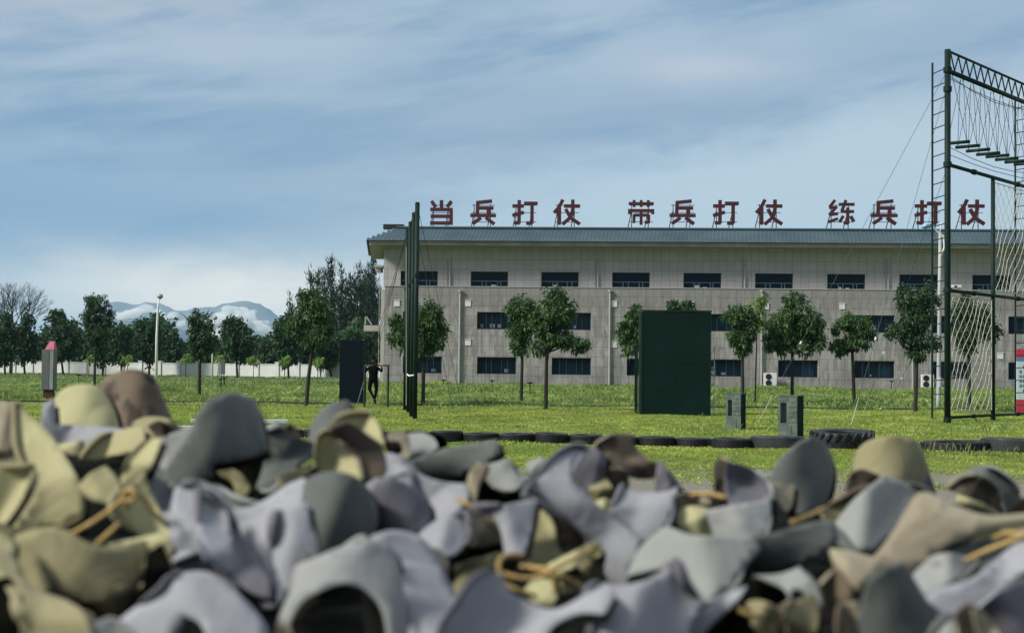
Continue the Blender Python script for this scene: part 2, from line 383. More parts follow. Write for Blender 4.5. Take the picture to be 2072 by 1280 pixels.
grass('far_grass', 'rough field of grass in front of the far white wall', 120000, 120, 232,
      lambda x, y: 0.15 + 0.30 * vnoise(x, y, 6, 8), lambda x, y: 0.05 + 0 * x, G_FAR, xlim=(-90, -9), lean=0.4)
grass('grass_stalks', 'seed stalks standing in front of the tyres on the right', 9000, 34.5, 36.0,
      lambda x, y: 0.12 + 0.18 * vnoise(x, y, 0.4, 6), lambda x, y: 0.005 + 0 * x, G_STALK, lambda x, y: sm(8.3, 9.3, x) * 0.16, lean=0.22)
grass('grass_stalks', 'longer grass round the feet of the green blocks and panels', 30000, 43, 70,
      lambda x, y: 0.12 + 0.18 * vnoise(x, y, 0.7, 16), lambda x, y: 0.010 + 0 * x, G_TALL,
      lambda x, y: sm(0.62, 0.85, vnoise(x, y, 3.0, 17)) * 0.8, lean=0.3)

# ================================================================== MOUNTAINS
def interp(pts, x): return np.interp(x, [p[0] for p in pts], [p[1] for p in pts])
mt = mat('mountain_rock', (0.09, 0.11, 0.125), 0.95, col2=(0.14, 0.155, 0.165), vscale=0.004, detail=8)
def mountain(Y0, prof, seed, depth=1800):
    r = np.random.default_rng(seed); xp = np.linspace(prof[0][0], prof[-1][0], 260)
    top = (horizon(xp) - interp(prof, xp)) * Y0 / F
    V = []; rows = 26
    for j in range(rows):
        t = j / (rows - 1)
        X = (xp - 1036) / F * Y0 * (1 + 0.0 * t)
        prof_t = np.sin(np.pi * min(1, t * 1.0)) ** 0.85 if t <= .5 else np.sin(np.pi * t) ** 0.85
        nz = vnoise(X + 9e4, np.full_like(X, t * depth + 9e4), 260, seed) * 0.35 + vnoise(X + 9e4, np.full_like(X, t * depth * 2 + 9e4), 90, seed + 1) * 0.15
        Z = np.maximum(0, top * prof_t * (1 - 0.5 * nz * (abs(t - .5) * 2 > .04) - 0 * nz) + 2) - 6
        V.append(np.stack([X, np.full_like(X, Y0 + (t - 0.5) * depth), Z], -1))
    V = np.concatenate(V); n = len(xp); I = np.arange(len(V)).reshape(rows, n)
    Fc = np.stack([I[:-1, :-1], I[:-1, 1:], I[1:, 1:], I[1:, :-1]], -1).reshape(-1, 4)
    return tag(np_mesh('mountain', V, Fc, mt, smooth=True), kind='structure')
mountain(12000, [(100, 735), (170, 640), (210, 604), (240, 600), (270, 602), (290, 600), (315, 604), (330, 608), (345, 616), (362, 622), (380, 618), (400, 613), (410, 606), (430, 603), (452, 600), (478, 599), (500, 601), (520, 606), (545, 618), (560, 630), (600, 650), (660, 690), (700, 730)], 3)
mountain(9300, [(180, 740), (230, 650), (255, 635), (280, 631), (310, 640), (335, 638), (352, 648), (372, 662), (400, 690), (430, 720), (460, 740)], 5, 1200)

# low clouds lying in front of the mountains
cloud_m = bpy.data.materials.new('cloud_air'); cloud_m.use_nodes = True; cloud_m.node_tree.nodes.clear()
_v = cloud_m.node_tree.nodes.new('ShaderNodeVolumePrincipled'); _v.inputs['Color'].default_value = (1, 1, 1, 1); _v.inputs['Density'].default_value = 0.03
cloud_m.node_tree.links.new(_v.outputs[0], cloud_m.node_tree.nodes.new('ShaderNodeOutputMaterial').inputs['Volume'])
def mist(lumps, label, seed):
    bm = bmesh.new(); r = random.Random(seed)
    for px, py, rad, Y0 in lumps:
        for k in range(12):
            rr = rad * r.uniform(0.25, 0.9); ox = r.uniform(-1, 1) * rad; oy = r.uniform(-0.35, 0.5) * rad
            c = at(px + ox, py + oy, Y0 + r.uniform(-150, 150)); s_ = rr / F * Y0
            mt_ = Matrix.Translation(c) @ Matrix.Diagonal((s_ * 1.3, s_ * 1.1, s_ * 0.7, 1))
            bmesh.ops.create_icosphere(bm, subdivisions=3, radius=1.0, matrix=mt_)
    from mathutils import noise as mn
    for v in bm.verts:
        n = mn.fractal(v.co * 0.006, 1.0, 2.0, 5); v.co += Vector((n, n * .5, n * .8)) * 30
    me = bpy.data.meshes.new('cloud_bank'); bm.to_mesh(me); bm.free(); me.materials.append(cloud_m)
    me.polygons.foreach_set('use_smooth', [True] * len(me.polygons))
    o = bpy.data.objects.new('cloud_bank', me); COL.objects.link(o); rm = o.modifiers.new('merge', 'REMESH'); rm.mode = 'VOXEL'; rm.voxel_size = 9; rm.use_smooth_shade = True
    return tag(o, label, 'mist', kind='stuff')
mist([(262, 634, 12, 9000), (285, 626, 12, 9000), (300, 622, 9, 9000), (318, 632, 12, 9000), (340, 642, 10, 9000), (240, 640, 10, 9000), (360, 656, 8, 9000)], 'thin white cloud lying on the lower left mountain', 2)
mist([(452, 640, 14, 8900), (470, 628, 12, 8900), (500, 632, 14, 8900), (490, 650, 20, 8900), (525, 655, 18, 8900), (430, 650, 12, 8900), (540, 672, 16, 8900), (505, 676, 20, 8900), (445, 676, 20, 8900), (560, 690, 12, 8900)], 'white cloud bank hiding the foot of the round mountain', 4)

# ================================================================== FAR WALL
t_wall = thing('boundary_wall', 'long low white boundary wall with capped pillars beyond the field', 'wall')
wa = Vector((-90, 236, 0)); wb = Vector((-16, 207, 0)); wd = (wb - wa); L = wd.length; ang = math.atan2(wd.y, wd.x)
t_wall.location = wa; t_wall.rotation_euler.z = ang
MB().box(0, L, -0.1, 0.1, -0.5, 1.95).build('wall_panel', M['wall_white'], t_wall)
MB().box(0, L, -0.16, 0.16, 1.953, 2.07).build('coping', M['wall_white'], t_wall)
n = int(L / 3.35)
for i in range(n + 1):
    x = min(L - .2, i * 3.35 + 0.2)
    p_ = MB().box(x - .28, x + .28, -0.26, 0.26, -0.5, 2.2).build('pillar', M['wall_white'], t_wall)
    MB().box(x - .36, x + .36, -0.33, 0.33, 2.2, 2.36).build('pillar_cap', M['wall_white'], p_)

# ================================================================== BUILDING
# local frame: u along the front, v away from the camera, corner at the lower left front
C0 = at(776, 774, 127.6); C0.z = 0
UD = Vector((1, -0.055, 0)).normalized(); VD = Vector((-0.085, 1, 0)).normalized()
BROT = math.atan2(UD.y, UD.x)
bld = thing('barracks_building', 'long three storey grey panelled building with blue tiled eaves and a red rooftop slogan', 'building', C0, BROT)
_BI = Matrix.Rotation(-BROT, 3, 'Z')
def bl(u, v, z):                       # building coords -> local of the Empty (v axis is slightly skewed)
    w_ = _BI @ (VD * v); return (u + w_.x, w_.y, z)
def face(px, py, v=0.0):               # photo pixel -> (u, z) on the plane v
    o = C0 + VD * v; nrm = Vector((-UD.y, UD.x, 0))
    d = _R * ((px - 1036) / F) + _U * ((640 - py) / F) + _F
    t = (o - CAM).dot(nrm) / d.dot(nrm); p = CAM + d * t
    return (p - o).dot(UD), p.z
def facade_mat(name, base, alt, joint, pu, pz, z_off, stain=0.0):
    m = bpy.data.materials.new(name); m.use_nodes = True; t = m.node_tree; q = G(t)
    b = t.nodes['Principled BSDF']; b.inputs['Roughness'].default_value = 0.8; b.inputs['Specular IOR Level'].default_value = 0.3
    co = q.coord('Object'); x, y, z = q.sep(co)
    n1 = q.noise(co, 0.35, 6, 0.65); n2 = q.noise(q.comb(q.math('MULTIPLY', x, 2.2), y, q.math('MULTIPLY', z, 0.5)), 1.0, 6, 0.7, 0.5)
    c = q.mix(q.smooth(n1, 0.3, 0.7), base, alt)
    # each panel has a slightly different tone
    fx = q.math('FLOOR', q.math('DIVIDE', x, pu)); fz = q.math('FLOOR', q.math('DIVIDE', q.math('SUBTRACT', z, z_off), pz))
    wn = t.nodes.new('ShaderNodeTexWhiteNoise'); wn.noise_dimensions = '2D'; q.put(wn.inputs['Vector'], q.comb(fx, fz, 0.0))
    f = q.math('ADD', q.math('MULTIPLY', wn.outputs[0], 0.12), 0.94); c = q.mix(1.0, c, q.comb(f, f, f), 'MULTIPLY')
    if stain:
        sm_ = q.smooth(n2, 0.50, 0.62); zz = q.math('MULTIPLY', q.smooth(z, 7.3, 5.6), q.smooth(z, 1.6, 3.2))
        c = q.mix(q.math('MULTIPLY', q.math('MULTIPLY', sm_, zz), stain), c, (0.40, 0.39, 0.36))
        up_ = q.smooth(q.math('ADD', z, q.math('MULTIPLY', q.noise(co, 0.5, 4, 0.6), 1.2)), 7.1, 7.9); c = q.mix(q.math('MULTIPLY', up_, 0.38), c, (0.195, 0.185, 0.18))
        # rain streaks running down from the window sills
        for zs_ in (zr1[0], zr2[0]):
            s1 = q.noise(q.comb(q.math('MULTIPLY', x, 3.5), y, q.math('MULTIPLY', z, 0.25)), 1.6, 4, 0.6)
            rn = q.math('MULTIPLY', q.math('MULTIPLY', q.smooth(z, zs_ - 1.5, zs_), q.math('LESS_THAN', z, zs_)), q.smooth(s1, 0.48, 0.66)); c = q.mix(q.math('MULTIPLY', rn, 0.5), c, (0.13, 0.125, 0.118))
        bl_ = q.noise(co, 0.55, 5, 0.6, 0.8); c = q.mix(q.math('MULTIPLY', q.math('MULTIPLY', q.smooth(bl_, 0.54, 0.60), q.smooth(z, 8.4, 7.0)), 0.45), c, (0.42, 0.41, 0.385))
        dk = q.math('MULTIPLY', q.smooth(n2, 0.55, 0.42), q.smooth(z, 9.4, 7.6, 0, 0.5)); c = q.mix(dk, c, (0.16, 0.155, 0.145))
    # joints and fine grooves
    def line(coord, per, off, wdt):
        a = q.math('FRACT', q.math('DIVIDE', q.math('SUBTRACT', coord, off), per))
        return q.math('LESS_THAN', a, wdt / per)
    jl = q.math('MAXIMUM', line(x, pu, 0.0, 0.035), line(z, pz, z_off, 0.03))
    gr = line(x, pu / 6, 0.0, 0.03)
    c = q.mix(q.math('MULTIPLY', gr, 0.16), c, joint); c = q.mix(q.math('MULTIPLY', jl, 0.75), c, joint)
    q.put(b.inputs['Base Color'], c)
    bn = t.nodes.new('ShaderNodeBump'); bn.inputs['Strength'].default_value = 0.4; bn.inputs['Distance'].default_value = 0.02; bn.invert = True
    q.put(bn.inputs['Height'], q.math('MAXIMUM', jl, q.math('MULTIPLY', gr, 0.5))); t.links.new(bn.outputs[0], b.inputs['Normal'])
    return m
zr1 = (face(1005, 756.5)[1], face(1005, 722)[1]); zr2 = (face(1005, 666)[1], face(1005, 631)[1])
FM_LOW = facade_mat('lower_facade_panels', (0.28, 0.277, 0.268), (0.345, 0.34, 0.328), (0.11, 0.11, 0.11), 0.70, 0.86, 0.32, 0.85)
FM_UP = facade_mat('upper_facade_panels', (0.37, 0.37, 0.36), (0.42, 0.415, 0.40), (0.15, 0.15, 0.15), 0.70, 0.86, 0.10)

_g = M['glass'].node_tree; _b = _g.nodes['Principled BSDF']; _tr = _g.nodes.new('ShaderNodeBsdfTransparent'); _tr.inputs[0].default_value = (0.45, 0.66, 0.78, 1)
_mx = _g.nodes.new('ShaderNodeMixShader'); _mx.inputs[0].default_value = 0.55; _g.links.new(_b.outputs[0], _mx.inputs[1]); _g.links.new(_tr.outputs[0], _mx.inputs[2]); _g.links.new(_mx.outputs[0], _g.nodes['Material Output'].inputs[0])
U1 = 62.0; ZL = face(1036, 581)[1]; SB = 1.6                      # ledge height, set back of the top storey
ZE = face(1036, 497, 0.0)[1]                                       # eave underside
def holes_wall(name, u0, u1, z0, z1, v, holes, mt_, parent, depth=0.22):
    us = sorted({u0, u1, *[h[0] for h in holes], *[h[1] for h in holes]}); zs = sorted({z0, z1, *[h[2] for h in holes], *[h[3] for h in holes]})
    mb = MB()
    for i in range(len(us) - 1):
        for j in range(len(zs) - 1):
            cu = (us[i] + us[i + 1]) / 2; cz = (zs[j] + zs[j + 1]) / 2
            if any(h[0] < cu < h[1] and h[2] < cz < h[3] for h in holes): continue
            mb.quad(bl(us[i], v, zs[j]), bl(us[i + 1], v, zs[j]), bl(us[i + 1], v, zs[j + 1]), bl(us[i], v, zs[j + 1]))
    for a, b, c, d in holes:
        e = v + depth
        mb.quad(bl(a, v, c), bl(a, v, d), bl(a, e, d), bl(a, e, c)); mb.quad(bl(b, v, d), bl(b, v, c), bl(b, e, c), bl(b, e, d))
        mb.quad(bl(a, v, d), bl(b, v, d), bl(b, e, d), bl(a, e, d)); mb.quad(bl(b, v, c), bl(a, v, c), bl(a, e, c), bl(b, e, c))
    return mb, mt_
def win_rect(l, r, t, b, v=0.0):
    xm = (l + r) / 2; ul = face(l, t, v)[0]; ur = face(r, t, v)[0]; return [ul, ur, face(xm, b, v)[1], face(xm, t, v)[1]]
low1 = [(811, 895), (965, 1045), (1116, 1197), (1268, 1349), (1420, 1500), (1575, 1657), (1732, 1812), (1885, 1962), (2041, 2122)]
low2 = [(816, 893), (965, 1045), (1116, 1197), (1268, 1349), (1420, 1500), (1575, 1657), (1732, 1812), (1885, 1962), (2041, 2122)]
up3 = [(811, 886), (953, 1029), (1095, 1171), (1238, 1315), (1383, 1460), (1529, 1606), (1674, 1751), (1820, 1897), (1968, 2046)]
zr1 = (face(1005, 756.5)[1], face(1005, 722)[1]); zr2 = (face(1005, 666)[1], face(1005, 631)[1])
zr3 = (ZL + 0.02, face(991, 549, SB)[1])
W1 = [[face(a, 722)[0], face(b, 722)[0], *zr1] for a, b in low1]; W2 = [[face(a, 631)[0], face(b, 631)[0], *zr2] for a, b in low2]
W3 = [[face(a, 550, SB)[0], face(b, 550, SB)[0], *zr3] for a, b in up3]
# make widths and spacing regular
def regular(Ws):
    n_ = len(Ws); c = np.array([(a + b) / 2 for a, b, _, _ in Ws]); k = np.arange(n_); p = np.polyfit(k[1:], c[1:], 1); w_ = np.median([b - a for a, b, _, _ in Ws[1:]])
    out = [[np.polyval(p, i) - w_ / 2, np.polyval(p, i) + w_ / 2, Ws[0][2], Ws[0][3]] for i in range(n_ + 2)]
    return [o_ for o_ in out if o_[1] < U1 - 1]
W1 = regular(W1); W2 = regular(W2); W3 = regular(W3)
DEP = 16.0
mb, _ = holes_wall('wall', 0, U1, -0.3, ZL, 0.0, W1 + W2, None, None)
mb.quad(bl(0, DEP, -0.3), bl(0, 0, -0.3), bl(0, 0, ZL), bl(0, DEP, ZL)); mb.quad(bl(U1, 0, -0.3), bl(U1, DEP, -0.3), bl(U1, DEP, ZL), bl(U1, 0, ZL))
mb.quad(bl(0, 0, ZL), bl(U1, 0, ZL), bl(U1, DEP, ZL), bl(0, DEP, ZL)); mb.quad(bl(U1, DEP, -.3), bl(0, DEP, -.3), bl(0, DEP, ZL), bl(U1, DEP, ZL))
mb.build('wall', FM_LOW, bld)
mb, _ = holes_wall('wall', -0.12, U1, ZL + 0.001, ZE + 0.3, SB, W3, None, None)
mb.quad(bl(-0.12, DEP, ZL), bl(-0.12, SB, ZL), bl(-0.12, SB, ZE + .3), bl(-0.12, DEP, ZE + .3)); mb.quad(bl(U1, SB, ZL), bl(U1, DEP, ZL), bl(U1, DEP, ZE + .3), bl(U1, SB, ZE + .3))
mb.build('wall', FM_UP, bld)
# dark rooms behind the glass
MB().box(0.5, U1 - .5, 0, 0.1, 0, ZL - .2, Matrix.Translation(bl(0, 3.5, 0))).build('room_back', M['dark'], bld)
MB().box(0.5, U1 - .5, 0, 0.1, ZL + .1, ZE, Matrix.Translation(bl(0, SB + 3.5, 0))).build('room_back', M['dark'], bld)
# light return of the end wall, pilaster at the corner
MB().box(-0.32, -0.004, 0, 0.5, -0.3, ZL - 0.3, Matrix.Translation(bl(0, 0.05, 0))).build('pilaster', M['cream'], bld)
# windows
rr = random.Random(3)
def window(a, b, c, d, v, upper):
    v0 = v + 0.16; H = d - c; mb = MB(); e = 0.07
    def bx(m_, ua, ub, za, zb, va, vb):
        p = [bl(x_, y_, z_) for z_ in (za, zb) for y_ in (va, vb) for x_ in (ua, ub)]
        m_.add(p, [(0, 2, 3, 1), (4, 5, 7, 6), (0, 1, 5, 4), (2, 6, 7, 3), (0, 4, 6, 2), (1, 3, 7, 5)])
    bx(mb, a + .003, a + e, c + .003, d - .003, v0, v0 + .06); bx(mb, b - e, b - .003, c + .003, d - .003, v0, v0 + .06)
    bx(mb, a + e, b - e, c + .003, c + e, v0, v0 + .06); bx(mb, a + e, b - e, d - e, d - .003, v0, v0 + .06)
    zt = c + H * (0.42 if upper else 0.99)
    f = mb.build('window', M['frame'], bld)
    mb2 = MB(); W_ = b - a; fr = (0.17, 0.21, 0.38, 0.42, 0.66, 0.70, 0.84)
    for k in ((0.22, 0.36, 0.62, 0.78) if not upper else (0.3, 0.42, 0.7, 0.8)):
        x_ = a + W_ * (k + rr.uniform(-.02, .02)); bx(mb2, x_, x_ + .07, c + e, (zt if upper else d - e), v0 + .062, v0 + .085)
    if upper:
        bx(mb2, a + e, b - e, c + H * .40, c + H * .40 + .06, v0 + .045, v0 + .062)
    mb2.build('mullion', M['frame_light'] if upper else M['frame'], f)
    p = MB(); p.quad(bl(a + e, v0 + .10, c + e), bl(b - e, v0 + .10, c + e), bl(b - e, v0 + .10, d - e), bl(a + e, v0 + .10, d - e))
    p.build('pane', M['glass'], f)
    if not upper and rr.random() < .45:      # a curtain drawn part of the way
        cm_ = MB(); s0_ = rr.choice((.04, .36, .62)); wv = 10; xa = a + W_ * s0_; xb = xa + W_ * rr.uniform(.14, .3)
        for k in range(wv):
            ua_ = xa + (xb - xa) * k / wv; ub_ = xa + (xb - xa) * (k + 1) / wv; va_, vb_ = v0 + .25 + .05 * (k % 2), v0 + .25 + .05 * ((k + 1) % 2)
            cm_.quad(bl(ua_, va_, c + .1), bl(ub_, vb_, c + .1), bl(ub_, vb_, d - .1), bl(ua_, va_, d - .1))
        cm_.build('curtain', rr.choice((M['frame_light'], M['frame'])), f)
    if rr.random() < 0.7:                    # pale blinds or papers low behind the frame
        m3 = MB(); hh = 0.38 if upper else 0.5
        for k in range(rr.randint(1, 3)):
            x_ = a + W_ * rr.uniform(0.08, 0.8); bx(m3, x_, min(b - e, x_ + W_ * rr.uniform(.06, .16)), c + H * .10, c + H * rr.uniform(.15, hh * .75), v0 + .086, v0 + .096)
        m3.build('blind', M['frame_light'] if rr.random() < .6 or not upper else M['blind'], f)
for q_ in W1 + W2: window(*q_, 0.0, False)
for q_ in W3: window(*q_, SB, True)
# eaves: fascia + soffit + tiled slope
UL = face(747, 492, -0.1)[0]; OV = -0.1; ZF = face(1036, 488.5, OV)[1]; ZT = face(1036, 464.5, 2.2)[1]
UR = U1 + 1.3; VB = DEP + 1.2
def ring(z, o):  return [bl(UL + o, OV + o, z), bl(UR - o, OV + o, z), bl(UR - o, VB - o, z), bl(UL + o, VB - o, z)]
mb = MB(); a = ring(ZE, 0); b = ring(ZF, 0); mb.add(a + b, [(0, 1, 5, 4), (1, 2, 6, 5), (2, 3, 7, 6), (3, 0, 4, 7), (4, 5, 6, 7)]); mb.build('fascia', M['fascia'], bld)
mb = MB(); mb.add(ring(ZE + .004, 0.01), [(0, 3, 2, 1)]); mb.build('soffit', M['soffit'], bld)
def tile_mat():
    m = bpy.data.materials.new('blue_roof_tiles'); m.use_nodes = True; t = m.node_tree; q = G(t)
    b = t.nodes['Principled BSDF']; b.inputs['Roughness'].default_value = 0.8; b.inputs['Specular IOR Level'].default_value = 0.25
    co = q.coord('Object'); x, y, z = q.sep(co)
    n1 = q.noise(co, 0.3, 4, 0.6); n2 = q.noise(co, 6, 3, 0.6)
    c = q.mix(q.smooth(n1, .3, .7), (0.048, 0.082, 0.105), (0.078, 0.122, 0.150)); c = q.mix(q.math('MULTIPLY', n2, .35), c, (0.05, 0.08, 0.10))
    q.put(b.inputs['Base Color'], c)
    return m
TILE = tile_mat(); roofmb = MB(); NR = 6; OUT = 2.4
for k in range(NR):                          # stepped courses of tiles with a wavy lower edge
    z0 = ZF + (ZT - ZF) * k / NR; z1 = ZF + (ZT - ZF) * (k + 1) / NR; o0 = -0.25 + (OUT + .25) * k / NR; o1 = -0.25 + (OUT + .25) * (k + 1) / NR + 0.1
    A = ring(z0 + .07, o0); B = ring(z1 + .07, o1); A0 = ring(z0 - .0, o0)
    roofmb.add(A + B + A0, [(0, 1, 5, 4), (1, 2, 6, 5), (2, 3, 7, 6), (3, 0, 4, 7), (8, 9, 1, 0), (9, 10, 2, 1), (10, 11, 3, 2), (11, 8, 0, 3)])
    nt_ = int((UR - UL - 2 * o0) / 0.34)
    for i in range(nt_):
        ua = UL + o0 + 0.34 * i + 0.04
        if ua + .3 > UR - o0: break
        P0 = [bl(ua, OV + o0 - .03, z0 + .0), bl(ua + .13, OV + o0 - .05, z0 + .05), bl(ua + .26, OV + o0 - .03, z0 + .0)]
        P1 = [bl(ua, OV + o1, z1 + .06), bl(ua + .13, OV + o1, z1 + .11), bl(ua + .26, OV + o1, z1 + .06)]
        roofmb.add(P0 + P1, [(0, 1, 4, 3), (1, 2, 5, 4), (0, 2, 1)])
roofmb.add(ring(ZT + .09, OUT), [(0, 1, 2, 3)])
roof = roofmb.build('roof', TILE, bld)
MB().tube([bl(UL + OUT, OV + OUT, ZT + .16), bl(UR - OUT, OV + OUT, ZT + .16)], .11, 8).build('ridge_cap', TILE, roof)
MB().box(-.9, .9, -.4, .4, 0, .42, Matrix.Translation(bl(face(797, 462, 3)[0], 3.2, ZT + .06))).build('roof_box', M['black_metal'], roof)
# ledge cap, plinth
MB().box(-0.03, U1, -0.05, 0.12, ZL, ZL + 0.07, Matrix.Translation(bl(0, 0, 0))).build('ledge_cap', M['pipe'], bld)
# down pipes with hoppers
for px, v in ((931, 0), (1234, 0), (1541, 0), (1846, 0), (2150, 0)):
    u_, zt = face(px, 592); mb = MB().tube([bl(u_, -.12, 0.2), bl(u_, -.12, zt)], .085, 8)
    mb.tube([bl(u_, -.12, zt - .05), bl(u_, -.12, zt + .1), bl(u_, -.12, zt + .2)], [.09, .18, .18], 8); mb.build('downpipe', M['pipe'], bld)
for px in (911, 1210, 1507, 1797, 2090):
    u_, zt = face(px, 524, SB); MB().tube([bl(u_, SB - .1, ZL + .05), bl(u_, SB - .1, zt)], .07, 8).tube([bl(u_ - .28, SB - .06, ZL + .05), bl(u_ - .28, SB - .06, zt)], .03, 6).build('downpipe', M['pipe'], bld)
# white vent boxes
for px, py in ((803, 614), (947, 614), (947, 693), (1098, 616), (1243, 615), (1398, 617), (1243, 697), (1550, 620), (1549, 700), (1704, 620), (1862, 622), (2024, 720)):
    u_, z_ = face(px, py); mb = MB().box(u_ - .24, u_ + .24, -.05, -.004, z_ - .24, z_ + .24); mb.box(u_ - .26, u_ + .26, -.08, -.004, z_ + .245, z_ + .30)
    mb.build('vent_box', M['ac_white'], bld)
# canopies on the left end wall
def lump(name, l, r, t, b, Y0, dep, m_):
    P = at(l, b, Y0); Q = at(r, t, Y0); mb = MB().box(P.x, Q.x, Y0, Y0 + dep, P.z, Q.z); o = mb.build(name, m_); o.parent = bld
    o.matrix_parent_inverse = (Matrix.Translation(C0) @ Matrix.Rotation(BROT, 4, 'Z')).inverted(); return o
lump('canopy', 757, 775, 536, 540, 131, 2.5, M['cream']); lump('canopy', 760, 771, 541, 549, 131.3, 2.0, M['fascia'])
lump('balcony', 736, 771, 658, 669, 131, 3.5, M['cream'])
lump('end_pipe', 765.5, 767.5, 549, 770, 130.6, .2, M['cream'])
mb = MB(); p1 = at(739, 656.5, 131.5); p2 = at(752, 656.5, 131.5); p3 = at(739.5, 640, 131.5); q3 = at(741, 640, 131.5)
mb.bar(p1, p3, .12); mb.bar(p2, q3, .12); o = mb.build('balcony_brace', M['fascia']); o.parent = bld; o.matrix_parent_inverse = (Matrix.Translation(C0) @ Matrix.Rotation(BROT, 4, 'Z')).inverted()

# ---- rooftop slogan, one thing per character, each on its own steel frame
STROKES = {
 '当': [((.5,1),(.5,.66)), ((.07,.96),(.26,.72)), ((.93,.96),(.74,.72)), ((.02,.62),(.98,.62)), ((.92,.60),(.92,0)), ((.04,.345),(.90,.345)), ((.02,.07),(.97,.07))],
 '兵': [((.29,.96),(.27,.38)), ((.24,.895),(.84,.965)), ((.27,.68),(.90,.68)), ((.70,.68),(.70,.38)), ((0,.38),(1,.38)), ((.42,.29),(.09,.04)), ((.60,.29),(.94,.03))],
 '打': [((.27,1),(.27,.05)), ((.30,.07),(.07,.08)), ((0,.76),(.46,.76)), ((0,.37),(.46,.51)), ((.46,.87),(1,.87)), ((.78,.87),(.78,.05)), ((.80,.06),(.55,.07))],
 '仗': [((.33,1),(.20,.72),(.02,.50)), ((.215,.70),(.215,0)), ((.38,.76),(1,.76)), ((.72,1),(.72,.62),(.63,.30),(.35,.03)), ((.46,.62),(.64,.28),(.98,.04))],
 '带': [((.02,.86),(.98,.86)), ((.23,1),(.23,.72)), ((.5,1),(.5,.72)), ((.77,1),(.77,.72)), ((.0,.58),(1,.58)), ((.055,.58),(.055,.43)), ((.945,.58),(.945,.43)), ((.23,.42),(.23,.07)), ((.23,.39),(.80,.39)), ((.79,.41),(.79,.07)), ((.80,.10),(.64,.10)), ((.5,.56),(.5,0))],
 '练': [((.27,1),(.07,.72)), ((.05,.70),(.34,.70)), ((.34,.74),(.06,.40)), ((.05,.40),(.38,.45)), ((.02,.11),(.38,.25)), ((.42,.83),(1,.83)), ((.68,1),(.52,.54)), ((.50,.54),(.98,.54)), ((.75,.70),(.75,.04)), ((.76,.06),(.60,.09)), ((.58,.36),(.45,.12)), ((.86,.36),(.98,.12))]}
def char_mesh(ch, W_, H_):
    mb = MB(); wd_ = .14 * (.85 if ch in '练带' else 1)
    for i, st in enumerate(STROKES[ch]):
        dep = .10 + .004 * i
        for a, b in zip(st[:-1], st[1:]):
            A = Vector(((a[0] - .5) * W_, a[1] * H_)); B = Vector(((b[0] - .5) * W_, b[1] * H_)); d = (B - A).normalized(); e = .05 if len(st) > 2 else 0
            A = A - d * e; B = B + d * e; n = Vector((-d.y, d.x)) * wd_ * H_ / 2; dep += .0015
            mb.add([(p.x, y, p.y) for y in (-dep, dep) for p in (A - n, B - n, B + n, A + n)], [(0, 1, 2, 3), (7, 6, 5, 4), (0, 4, 5, 1), (1, 5, 6, 2), (2, 6, 7, 3), (3, 7, 4, 0)])
    return mb
VS = 2.6
slog = [('当', 870, 917), ('兵', 952, 1004), ('打', 1037, 1088), ('仗', 1121, 1174), ('带', 1271, 1324), ('兵', 1355, 1408), ('打', 1443, 1495), ('仗', 1530, 1583),
        ('练', 1675, 1729), ('兵', 1762, 1816), ('打', 1851, 1905), ('仗', 1939, 1992)]
phr = ['first slogan phrase on the left of the roof', 'middle slogan phrase above the roof', 'last slogan phrase on the right of the roof']
for i, (ch, l, r_) in enumerate(slog):
    u0_, zt = face(l, 405 + 0.0 * l, VS); u1_, _ = face(r_, 405, VS); zb = face((l + r_) / 2, 454.5 + (0.3), VS)[1]; zt = face((l + r_) / 2, 405, VS)[1]
    base = Vector(bl((u0_ + u1_) / 2, VS, 0)); wp = C0 + Matrix.Rotation(BROT, 3, 'Z') @ base
    lab = f'dark red steel character {ch}, ' + ['first', 'second', 'third', 'fourth'][i % 4] + ' of the ' + phr[i // 4]
    t = thing('slogan_character', lab, 'sign letter', (wp.x, wp.y, ZT + 0.09), BROT, 'red characters of the rooftop slogan')
    dz = zb - (ZT + 0.09)
    mb = char_mesh(ch, u1_ - u0_, zt - zb); mb.v = [(x, y, z + dz) for x, y, z in mb.v]; mb.build('character', M['red_sign'], t)
    W_ = u1_ - u0_; fr = MB(); Hh = zt - zb
    for sx_ in (-.36, .28):
        fr.bar((sx_ * W_, .2, 0), (sx_ * W_, .2, dz + Hh * .85), .07); fr.bar((sx_ * W_ - .35, 1.1, 0), (sx_ * W_, .22, dz + Hh * .6), .06)
    for hz in (.12, .5, .8): fr.bar((-.45 * W_, .16, dz + Hh * hz), (.45 * W_, .16, dz + Hh * hz), .05)
    fr.build('support_frame', M['dark_cable'], t)

